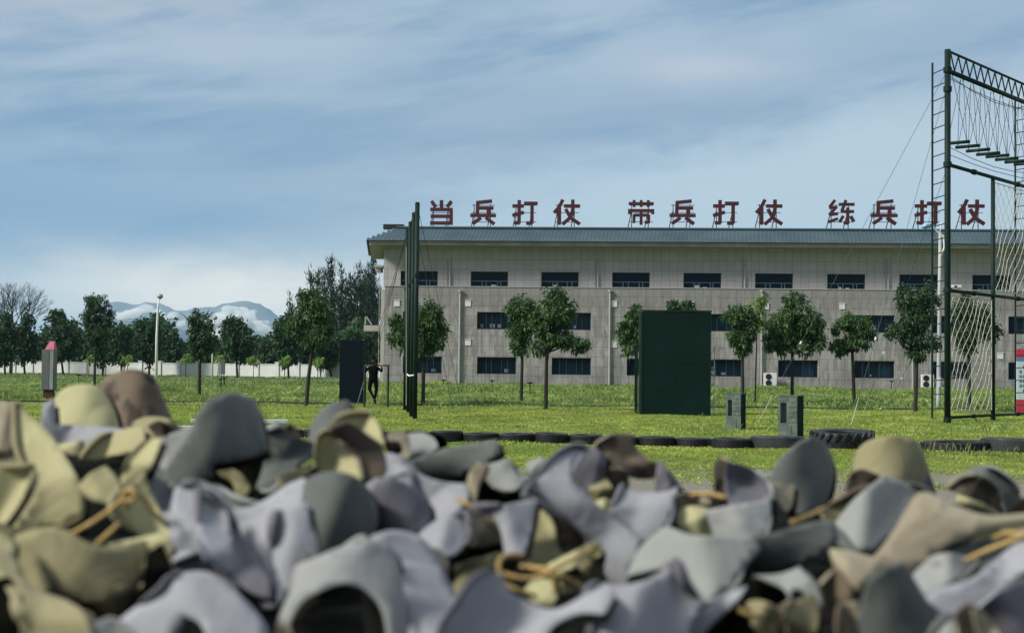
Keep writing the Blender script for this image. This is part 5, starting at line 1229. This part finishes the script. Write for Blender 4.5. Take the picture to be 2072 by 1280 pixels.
leaf('Y', 1.03, [(262,985),(292,955),(303,990),(325,1040),(345,1078),(330,1110),(290,1090),(262,1060),(240,1030),(246,1000)], (0,.4), (0,.5))
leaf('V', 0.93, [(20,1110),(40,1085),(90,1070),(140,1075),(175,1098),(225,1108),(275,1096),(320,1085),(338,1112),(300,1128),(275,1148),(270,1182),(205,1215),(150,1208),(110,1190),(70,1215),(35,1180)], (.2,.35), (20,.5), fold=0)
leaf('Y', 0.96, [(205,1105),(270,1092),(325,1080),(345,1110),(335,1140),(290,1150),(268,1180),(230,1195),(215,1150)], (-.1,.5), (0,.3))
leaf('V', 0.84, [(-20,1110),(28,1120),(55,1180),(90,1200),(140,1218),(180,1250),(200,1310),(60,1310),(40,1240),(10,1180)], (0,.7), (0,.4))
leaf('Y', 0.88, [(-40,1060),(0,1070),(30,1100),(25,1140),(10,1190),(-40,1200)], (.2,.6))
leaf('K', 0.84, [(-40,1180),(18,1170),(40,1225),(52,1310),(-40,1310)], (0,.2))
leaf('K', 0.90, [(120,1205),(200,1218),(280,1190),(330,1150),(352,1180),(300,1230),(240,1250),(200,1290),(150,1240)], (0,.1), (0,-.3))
# ---- grey hood and lavender group
leaf('H', 1.24, [(300,908),(330,885),(385,866),(400,880),(352,930),(335,962),(310,935)], (-.2,.6))
leaf('G', 1.10, [(330,965),(350,930),(385,880),(400,842),(428,810),(468,800),(505,812),(526,850),(536,912),(498,926),(430,938),(432,965),(360,990),(342,985)], (.4,.1), (0,.6), (60,.3), fold=0)
leaf('G', 1.06, [(345,980),(395,968),(440,985),(480,1010),(530,1020),(560,1000),(600,970),(620,975),(560,1020),(520,1050),(450,1040),(390,1010)], (0,.9))
leaf('L', 1.10, [(300,960),(322,968),(350,985),(352,1045),(335,1062),(312,1012)], (0,.5))
leaf('L', 0.95, [(345,1060),(355,992),(385,982),(412,992),(420,1060),(412,1118),(372,1140),(350,1120)], (-.3,.4), (0,.3))
leaf('O', 0.93, [(412,990),(445,1010),(475,1060),(505,1120),(545,1165),(548,1205),(510,1195),(465,1160),(428,1120),(412,1100),(418,1040)], (.15,.6), (0,.2))
leaf('L', 0.91, [(408,995),(440,1012),(462,1050),(470,1130),(462,1160),(440,1140),(415,1110),(405,1060)], (.2,.55), (0,.4))
leaf('L', 1.02, [(435,1005),(480,1030),(530,1018),(580,985),(615,972),(622,1000),(618,1080),(612,1140),(590,1180),(556,1222),(530,1222),(545,1168),(508,1108),(475,1050)], (0,.8), (0,-.25))
leaf('L', 0.90, [(565,1040),(620,1020),(635,1120),(615,1175),(580,1190),(555,1130)], (0,.7), (0,.5))
leaf('O', 0.93, [(340,1150),(380,1130),(425,1125),(470,1165),(490,1200),(430,1200),(370,1190)], (0,.5))
leaf('L', 0.83, [(330,1195),(352,1170),(400,1160),(440,1172),(490,1215),(530,1262),(540,1310),(425,1310),(405,1262),(372,1245),(345,1290),(335,1310),(220,1310),(240,1262),(285,1225)], (0,.8), (20,.3))
leaf('K', 0.86, [(300,1120),(330,1105),(345,1140),(345,1180),(320,1200),(290,1190)], (0,.1))
leaf('H', 0.80, [(195,1262),(225,1248),(262,1268),(285,1310),(190,1310)], (0,.5))
# ---- around the middle
leaf('G', 1.34, [(628,880),(642,842),(670,818),(700,812),(710,822),(703,842),(684,862),(672,892),(645,905),(630,900)], (-.2,.5), (0,.3), fold=0)
leaf('Y', 1.16, [(646,890),(665,878),(700,892),(722,925),(730,972),(650,970),(645,930)], (0,.35), (0,.4))
leaf('B', 1.10, [(672,868),(702,856),(740,878),(772,908),(780,950),(764,968),(736,962),(726,922),(702,897),(676,884)], (.3,.05), (30,-.5))
leaf('Y', 1.14, [(668,858),(700,843),(740,838),(764,858),(776,900),(752,884),(712,860),(682,866)], (-.2,.7), (20,.6))
leaf('V', 1.13, [(735,880),(760,900),(770,940),(755,955),(742,925)], (.4,0))
leaf('G', 1.24, [(540,880),(565,866),(590,880),(640,900),(636,920),(600,945),(570,975),(550,990),(520,985),(535,940)], (.1,.4), (45,-.3))
leaf('K', 1.30, [(430,930),(530,915),(570,930),(600,945),(560,1000),(500,1020),(440,990)], (0,.0))
leaf('T', 1.18, [(532,880),(548,882),(562,912),(550,922),(535,912)], (0,.4))
leaf('B', 1.30, [(565,865),(590,858),(610,880),(600,895),(575,888)], (.4,-.2))
leaf('V', 1.16, [(436,938),(460,945),(488,960),(505,985),(500,1000),(478,1005),(470,975),(445,960)], (0,.3), (45,.9))
leaf('V', 1.14, [(560,965),(610,945),(630,935),(625,955),(590,975),(565,985)], (0,.2))
leaf('G', 0.99, [(618,990),(632,968),(670,958),(715,966),(748,1000),(760,1040),(752,1082),(722,1106),(690,1120),(645,1140),(620,1125),(614,1055)], (.5,.05), (0,.55), (-40,.35), fold=0)
leaf('H', 0.86, [(592,1195),(602,1150),(640,1132),(700,1108),(760,1098),(792,1118),(806,1165),(814,1230),(816,1310),(782,1310),(772,1240),(745,1200),(700,1182),(652,1196),(612,1222),(588,1268),(572,1310),(560,1310),(570,1250)], (0,.7), (0,.35), fold=0)
leaf('G', 0.90, [(614,1110),(650,1125),(690,1112),(730,1095),(742,1120),(690,1150),(640,1160),(605,1165)], (0,.6))
leaf('T', 0.90, [(735,1200),(765,1215),(800,1310),(745,1310),(738,1250)], (.2,.2), (0,-.4))
leaf('T', 0.86, [(560,1270),(585,1262),(600,1310),(555,1310)], (0,.4))
leaf('T', 1.30, [(772,892),(790,876),(815,872),(832,890),(836,912),(818,930),(800,926),(815,910),(808,892),(790,892)], (0,.3), (0,-.6))
leaf('B', 1.32, [(785,888),(812,890),(820,908),(805,925),(782,915)], (.2,-.3))
leaf('K', 1.36, [(792,880),(830,872),(890,880),(905,900),(870,912),(830,905)], (0,.1))
leaf('H', 1.30, [(826,878),(855,876),(878,888),(885,905),(850,925),(822,930),(832,905)], (-.1,.6), (90,.6), fold=0)
leaf('G', 1.22, [(832,932),(890,912),(950,900),(1002,892),(1010,915),(962,946),(905,970),(850,978),(832,960)], (0,.2), (80,.9), fold=0)
leaf('L', 1.16, [(752,925),(785,918),(825,932),(852,960),(885,980),(870,1000),(820,985),(775,975),(750,960)], (0,.8))
leaf('L', 1.10, [(840,955),(890,975),(940,980),(946,1010),(912,1042),(880,1052),(866,1010),(845,985)], (0,.9), (0,-.2))
leaf('O', 1.04, [(750,1015),(760,982),(792,970),(832,986),(866,1020),(868,1055),(850,1076),(792,1078),(755,1062)], (.2,.3), (30,.5), fold=0)
leaf('L', 1.06, [(738,985),(762,968),(790,965),(775,985),(760,1005),(752,1040),(742,1020)], (-.3,.5))
leaf('L', 0.98, [(850,1082),(888,1052),(940,1040),(944,1080),(930,1112),(905,1125),(872,1102)], (0,.9))
leaf('L', 0.90, [(752,1090),(795,1078),(848,1090),(880,1130),(906,1180),(924,1218),(902,1262),(872,1310),(832,1310),(818,1230),(800,1160),(772,1118)], (.1,.8), (0,-.2))
leaf('T', 0.96, [(835,1098),(880,1108),(905,1135),(902,1180),(880,1152),(855,1125)], (.2,.4))
leaf('H', 1.20, [(985,940),(1035,930),(1040,948),(1050,963),(1075,962),(1045,990),(1005,988),(985,965)], (0,.6), (30,.7), fold=0)
leaf('H', 1.24, [(1066,935),(1098,925),(1118,940),(1092,958),(1070,952)], (-.2,.5), (45,.6))
leaf('T', 1.14, [(950,958),(968,936),(980,945),(970,980),(962,1022),(958,1032),(940,1018),(945,985)], (-.2,.2))
leaf('K', 1.26, [(960,950),(1010,975),(1100,960),(1100,1000),(1060,1015),(970,1025)], (0,.1))
leaf('L', 1.04, [(962,1028),(1020,1022),(1082,1010),(1084,1020),(1072,1080),(1060,1122),(1022,1126),(1016,1080),(1004,1052),(985,1036)], (.1,.5), (0,.3))
leaf('T', 1.10, [(935,1040),(965,1038),(1000,1065),(1012,1098),(975,1105),(938,1105)], (0,-.1), (90,-.7))
leaf('L', 1.08, [(1068,1000),(1090,968),(1130,926),(1165,910),(1185,914),(1165,940),(1160,970),(1182,998),(1232,1040),(1292,1092),(1282,1130),(1268,1182),(1240,1180),(1215,1140),(1195,1102),(1158,1058),(1112,1022)], (0,.6), (45,-.2))
leaf('O', 1.16, [(1162,912),(1200,908),(1226,928),(1218,965),(1200,988),(1176,998),(1158,972)], (.3,.2), (0,.3))
leaf('B', 1.26, [(1212,902),(1232,890),(1250,880),(1285,882),(1284,900),(1308,928),(1340,936),(1334,962),(1290,966),(1252,950),(1226,930)], (.2,.0), (45,-.6))
leaf('O', 1.20, [(1332,932),(1350,948),(1380,990),(1326,998),(1328,962)], (.3,.3))
leaf('B', 1.18, [(1186,1002),(1212,958),(1248,950),(1270,968),(1268,1000),(1232,1018)], (0,-.2), (0,-.5))
leaf('V', 1.16, [(1195,980),(1225,965),(1238,985),(1215,1010),(1192,1005)], (0,.4))
leaf('L', 1.10, [(1262,985),(1288,998),(1345,996),(1368,985),(1352,1050),(1320,1082),(1290,1102),(1240,1060),(1224,1048),(1250,1010)], (0,.8), (20,-.2))
leaf('Y', 1.13, [(1196,1018),(1220,1008),(1242,1012),(1228,1045),(1205,1035)], (0,.5))
leaf('Y', 1.09, [(1074,1048),(1098,1034),(1120,1060),(1130,1110),(1145,1135),(1105,1152),(1068,1142),(1072,1090)], (.1,.15), (0,.4))
leaf('B', 1.10, [(1112,1040),(1150,1060),(1182,1090),(1176,1122),(1150,1132),(1128,1098)], (.3,-.1), (0,-.4))
leaf('Y', 0.98, [(1062,1192),(1082,1172),(1112,1174),(1126,1200),(1116,1226),(1080,1216)], (-.1,.5))
leaf('Y', 1.00, [(1110,1142),(1150,1122),(1198,1098),(1208,1118),(1160,1148),(1122,1158)], (0,.5), (70,.5))
leaf('V', 1.02, [(900,1180),(930,1150),(1000,1120),(1025,1130),(990,1160),(950,1200),(915,1215)], (0,.5))
leaf('V', 1.02, [(1130,1160),(1180,1130),(1215,1120),(1220,1160),(1180,1195),(1140,1200)], (0,.1), (0,-.5))
leaf('B', 1.04, [(1150,1150),(1210,1110),(1225,1180),(1180,1200)], (0,-.1))
leaf('L', 0.84, [(905,1262),(935,1220),(960,1180),(990,1160),(1015,1165),(1032,1195),(1060,1212),(1120,1232),(1182,1202),(1222,1180),(1238,1200),(1215,1240),(1170,1240),(1120,1262),(1070,1310),(895,1310)], (0,.7), (0,.3))
leaf('L', 0.86, [(1198,1200),(1215,1182),(1262,1186),(1312,1172),(1362,1140),(1378,1182),(1422,1222),(1402,1252),(1372,1310),(1215,1310),(1205,1250)], (.1,.6), (0,.35))
leaf('O', 0.89, [(1180,1205),(1215,1185),(1225,1240),(1230,1310),(1180,1310),(1190,1250)], (.3,.2))
# ---- right
leaf('H', 0.96, [(1275,1165),(1300,1110),(1350,1068),(1400,1084),(1450,1086),(1520,1090),(1532,1112),(1500,1150),(1470,1192),(1425,1205),(1378,1160),(1340,1150)], (0,.9), (0,-.15))
leaf('B', 1.18, [(1444,938),(1458,930),(1472,938),(1474,1018),(1446,1012)], (-.2,.0), (0,-.6))
leaf('O', 1.16, [(1470,936),(1512,945),(1545,970),(1556,1000),(1542,1022),(1480,1022),(1470,990)], (.2,.3), (0,.5))
leaf('H', 1.06, [(1430,1032),(1500,1020),(1540,1014),(1556,1000),(1556,1040),(1542,1080),(1512,1092),(1450,1087),(1438,1052)], (0,.7))
leaf('Y', 1.10, [(1376,1038),(1394,1026),(1430,1030),(1450,1058),(1440,1088),(1418,1092),(1378,1072)], (0,.4), (0,.3))
leaf('T', 1.14, [(1352,1012),(1380,998),(1425,1005),(1430,1018),(1380,1030),(1372,1060),(1352,1045)], (0,.4), (90,.6))
leaf('K', 1.20, [(1372,1010),(1430,1008),(1440,1040),(1400,1038)], (0,.1))
leaf('G', 1.34, [(1558,975),(1578,932),(1618,896),(1646,885),(1672,906),(1684,942),(1680,986),(1664,1022),(1640,1038),(1602,1032),(1572,1005)], (.4,.15), (10,.5), fold=0)
leaf('T', 1.16, [(1553,976),(1606,980),(1602,1020),(1590,1034),(1568,1005)], (0,.4))
leaf('V', 1.38, [(1728,962),(1734,922),(1756,896),(1800,884),(1846,890),(1868,925),(1872,966),(1860,998),(1828,988),(1790,972),(1750,972)], (0,.3), (0,.45), fold=0)
leaf('B', 1.30, [(1712,990),(1722,960),(1745,950),(1782,964),(1776,985),(1745,990)], (0,.0), (0,-.5))
leaf('O', 1.40, [(1862,990),(1878,948),(1896,1002)], (.3,.3))
leaf('V', 1.20, [(1660,1030),(1720,1002),(1770,985),(1765,1000),(1730,1018),(1705,1040),(1690,1070),(1668,1050)], (0,.4), (70,.4))
leaf('H', 1.10, [(1690,1062),(1705,1042),(1732,1010),(1770,978),(1790,965),(1832,980),(1862,998),(1862,1012),(1832,1050),(1792,1088),(1762,1112),(1722,1102)], (-.05,.6), (120,.3))
leaf('G', 0.98, [(1490,1168),(1525,1092),(1580,1075),(1640,1058),(1682,1058),(1694,1090),(1642,1130),(1592,1150),(1525,1165)], (.1,-.25), (70,.6), fold=0)
leaf('T', 0.96, [(1685,1112),(1722,1116),(1768,1126),(1798,1092),(1830,1042),(1852,1008),(1880,1002),(1940,1030),(2000,1045),(2100,1035),(2110,1060),(2030,1066),(1960,1086),(1905,1112),(1862,1150),(1830,1162),(1790,1152),(1742,1190),(1720,1168),(1698,1135)], (.1,.55), (120,.35), fold=0)
leaf('Y', 0.95, [(1685,1110),(1722,1116),(1768,1128),(1800,1120),(1810,1150),(1782,1160),(1742,1192),(1720,1168),(1698,1135)], (-.1,.6))
leaf('B', 1.32, [(1918,988),(1944,966),(1985,964),(2015,985),(2024,1018),(2018,1036),(1980,1014),(1948,1000)], (.1,-.1), (0,-.4))
leaf('G', 1.36, [(1945,962),(1985,944),(2022,965),(2060,1000),(2080,1024),(2032,1038),(2022,1002),(1992,966)], (-.1,.4))
leaf('Y', 1.24, [(1940,1002),(1990,1018),(2022,1038),(2012,1040),(1970,1024),(1936,1012)], (0,.6))
leaf('G', 0.83, [(1742,1250),(1756,1182),(1790,1152),(1826,1140),(1852,1182),(1878,1232),(1892,1310),(1742,1310)], (.4,.05), (20,.55), fold=0)
leaf('L', 0.90, [(1868,1212),(1900,1190),(1968,1168),(2030,1120),(2110,1062),(2110,1130),(2052,1170),(2002,1222),(1960,1242),(1902,1240)], (-.1,.8))
leaf('O', 0.86, [(1968,1250),(2010,1212),(2060,1172),(2110,1140),(2110,1310),(2018,1310)], (.2,.3))
leaf('B', 0.92, [(2045,1110),(2068,1080),(2110,1070),(2110,1150),(2055,1140)], (.2,.0), (0,-.4))
leaf('H', 0.94, [(1848,1162),(1880,1130),(1920,1120),(1972,1134),(1940,1170),(1892,1192),(1862,1208)], (0,.7))
leaf('B', 0.78, [(1936,1240),(1958,1220),(1988,1236),(2012,1272),(2030,1310),(1962,1310),(1940,1268)], (.2,.1), (0,.5))
leaf('T', 0.77, [(1968,1232),(1990,1240),(2018,1275),(2035,1310),(1992,1310),(1975,1270)], (.3,.3))
leaf('H', 0.81, [(1868,1310),(1898,1262),(1935,1236),(1944,1270),(1955,1310)], (0,.6))
leaf('H', 0.90, [(1528,1165),(1580,1162),(1618,1148),(1638,1182),(1650,1218),(1626,1198),(1606,1190),(1600,1220),(1588,1192),(1560,1178)], (0,.5))
leaf('V', 0.90, [(1492,1232),(1530,1214),(1572,1230),(1592,1262),(1560,1310),(1520,1262)], (0,.3), (45,.6))
leaf('V', 0.88, [(1600,1222),(1640,1206),(1658,1240),(1640,1310),(1596,1310),(1592,1260)], (.2,.1), (0,.7))
leaf('B', 0.92, [(1655,1196),(1695,1150),(1722,1190),(1712,1245),(1662,1255)], (.1,.0), (0,-.4))
leaf('T', 0.85, [(1700,1222),(1735,1218),(1745,1262),(1735,1310),(1695,1310)], (.2,.1))
leaf('L', 0.88, [(1365,1310),(1402,1252),(1462,1210),(1508,1188),(1486,1222),(1440,1262),(1402,1310)], (-.2,.7))
leaf('K', 0.90, [(1430,1290),(1480,1230),(1540,1240),(1560,1310),(1430,1310)], (0,.1))
leaf('K', 0.93, [(1480,1200),(1540,1170),(1600,1200),(1560,1230),(1500,1230)], (0,.1))
leaf('G', 0.98, [(1888,1130),(1960,1100),(2050,1080),(2060,1110),(2000,1150),(1930,1160)], (0,.5))
# ---- shadowy leaves lower in the heap, seen between the others
rd = random.Random(12)
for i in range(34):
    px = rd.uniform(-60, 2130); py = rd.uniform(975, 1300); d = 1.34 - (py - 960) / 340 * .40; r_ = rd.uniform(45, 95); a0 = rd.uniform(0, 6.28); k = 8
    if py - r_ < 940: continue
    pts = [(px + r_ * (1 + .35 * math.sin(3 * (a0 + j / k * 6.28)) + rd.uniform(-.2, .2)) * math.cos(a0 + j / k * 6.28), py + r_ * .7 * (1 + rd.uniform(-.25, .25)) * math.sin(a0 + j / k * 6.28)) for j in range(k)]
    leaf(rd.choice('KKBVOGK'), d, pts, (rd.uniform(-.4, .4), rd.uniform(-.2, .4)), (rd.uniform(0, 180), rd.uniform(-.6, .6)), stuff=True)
# ---- the rest of the leaves, past the frame and on the slopes of the heap: one mass
def heap_z(x, y):
    pr = np.interp(x / max(y, .3), [-.36, -.23, -.2, 0.0, .1, .36], [885, 885, 950, 975, 1000, 1025])       # crest line of the heap
    crest = 2 - (pr - 740) / 3000 * 1.5
    e = 1.835 + (crest - 1.835) * float(sm(.85, 1.5, y)) + .006 * math.sin(x * 23) * math.cos(y * 26)
    e -= .9 * max(0, abs(x) - 1.0) ** 1.3 + 1.6 * max(0, y - 1.55) ** 1.15 + 1.4 * max(0, .62 - y) ** 1.1
    return max(e, .02)
V = []; Fc = []; rs = random.Random(31)
bmx = BMX
for i in range(4200):
    x = rs.uniform(-1.5, 1.5) if i % 4 else rs.uniform(-1.9, 1.9); y = rs.uniform(.35, 1.75) if i % 4 else rs.uniform(.3, 2.7); z = heap_z(x, y) - .02
    inview = abs(x) < .36 * y + .06 and y > .55
    if inview: continue
    s = rs.uniform(.035, .075); k = rs.choice('YYLLGHHVBO'); a0 = rs.uniform(0, 6.28); q = Matrix.Rotation(rs.uniform(0, 6.28), 3, 'Z') @ Matrix.Rotation(rs.uniform(-.9, .9), 3, 'X') @ Matrix.Rotation(rs.uniform(-.5, .5), 3, 'Y')
    pts = []; kb = rs.uniform(-8, 8)
    for v_ in range(-3, 4):
        for u_ in range(-2, 3):
            w_ = math.cos(v_ / 3.4 * 1.4) * (1 + .2 * math.sin(v_ + a0)); lx, ly = u_ / 2 * s * .6 * w_, v_ / 3 * s
            pts.append(Vector((x, y, z + .01)) + q @ Vector((lx, ly, kb * ly * ly + 6 * lx * lx)) - NB)
    fs = [(a * 5 + b, a * 5 + b + 1, a * 5 + b + 6, a * 5 + b + 5) for a in range(6) for b in range(4)]
    bmx[k].add(pts, fs)
for k, mb in bmx.items():
    o = mb.build('leaf_garnish', FAB[k], net, smooth=True); o['kind'] = 'stuff'; o['label'] = NM[k] + ' cloth leaves covering the sides of the heap'
# ---- netting the leaves are knotted to, coloured near black as shade in the gaps
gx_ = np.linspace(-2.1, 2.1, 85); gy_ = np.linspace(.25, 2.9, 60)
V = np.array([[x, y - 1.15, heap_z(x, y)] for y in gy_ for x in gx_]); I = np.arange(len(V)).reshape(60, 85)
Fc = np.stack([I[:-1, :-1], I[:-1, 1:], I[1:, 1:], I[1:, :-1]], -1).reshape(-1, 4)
np_mesh('netting', V, Fc, mat('gap_shade_netting', (0.004, 0.005, 0.005), 1.0, spec=0.05, col2=(0.012, 0.014, 0.010), vscale=30), net, smooth=True)
# ---- yellow tie cords
CORDM = mat('yellow_cord', (0.42, 0.29, 0.10), 0.7, var=.2, vscale=60, bump=.4, bscale=300)
def cord(paths):
    mb = MB()
    for pts in paths:
        P = [at(x, y, d) - NB for x, y, d in pts]; Q = []
        for i in range(len(P) - 1):
            a = P[max(0, i - 1)]; b = P[i]; c = P[i + 1]; d = P[min(len(P) - 1, i + 2)]
            for s in range(5):
                t = s / 5; Q.append(.5 * ((2 * b) + (c - a) * t + (2 * a - 5 * b + 4 * c - d) * t * t + (3 * b - a - 3 * c + d) * t ** 3))
        Q.append(P[-1]); mb.tube(Q, .0016, 8)
    mb.build('tie_cord', CORDM, net, smooth=True)
cord([[(140,1082,.98),(180,1060,.96),(225,1030,.95),(252,1005,.94)], [(248,998,.94),(266,990,.935),(276,1004,.935),(258,1012,.94),(248,998,.94)], [(258,1000,.94),(285,1002,.95),(305,1030,.96),(342,1066,.98)], [(198,1098,.96),(218,1080,.95),(242,1058,.95)], [(250,1010,.94),(262,1030,.945)]])
cord([[(1058,1124,.95),(1030,1122,.94),(1012,1132,.935),(1010,1152,.93),(1024,1180,.93),(1050,1194,.93),(1085,1206,.935)], [(1020,1160,.93),(1048,1168,.93),(1082,1168,.93),(1114,1156,.93)], [(1056,1144,.95),(1080,1148,.94),(1112,1152,.93),(1122,1160,.93),(1108,1166,.93)], [(1114,1156,.93),(1140,1166,.93),(1180,1190,.94)], [(1118,1160,.93),(1122,1184,.93),(1120,1200,.93)], [(1120,1150,.94),(1150,1135,.96),(1200,1108,.98)]])
cord([[(1398,1000,1.12),(1430,998,1.11),(1468,1006,1.1)]])
cord([[(1602,1056,1.0),(1635,1044,1.02),(1668,1028,1.05)]])
cord([[(2012,1088,.95),(2040,1078,.94),(2090,1084,.93)], [(1955,1132,.94),(2000,1112,.93),(2050,1092,.92),(2090,1075,.92)], [(2030,1080,.95),(2050,1092,.94),(2035,1100,.94)]])
cord([[(1495,1232,.88),(1520,1244,.88),(1545,1246,.89)]])
cord([[(925,1010,1.06),(945,1018,1.05),(962,1032,1.05)]])
# ================================================================== HAZE
hm = bpy.data.materials.new('haze_air'); hm.use_nodes = True; t = hm.node_tree; t.nodes.clear()
pv = t.nodes.new('ShaderNodeVolumePrincipled'); pv.inputs['Color'].default_value = (0.46, 0.72, 1.0, 1); pv.inputs['Density'].default_value = 0.000055; pv.inputs['Anisotropy'].default_value = 0.0
oo = t.nodes.new('ShaderNodeOutputMaterial'); t.links.new(pv.outputs[0], oo.inputs['Volume'])
hz = MB().box(-9200, 9200, -400, 14200, -9, 640).build('haze', hm); tag(hz, kind='stuff')
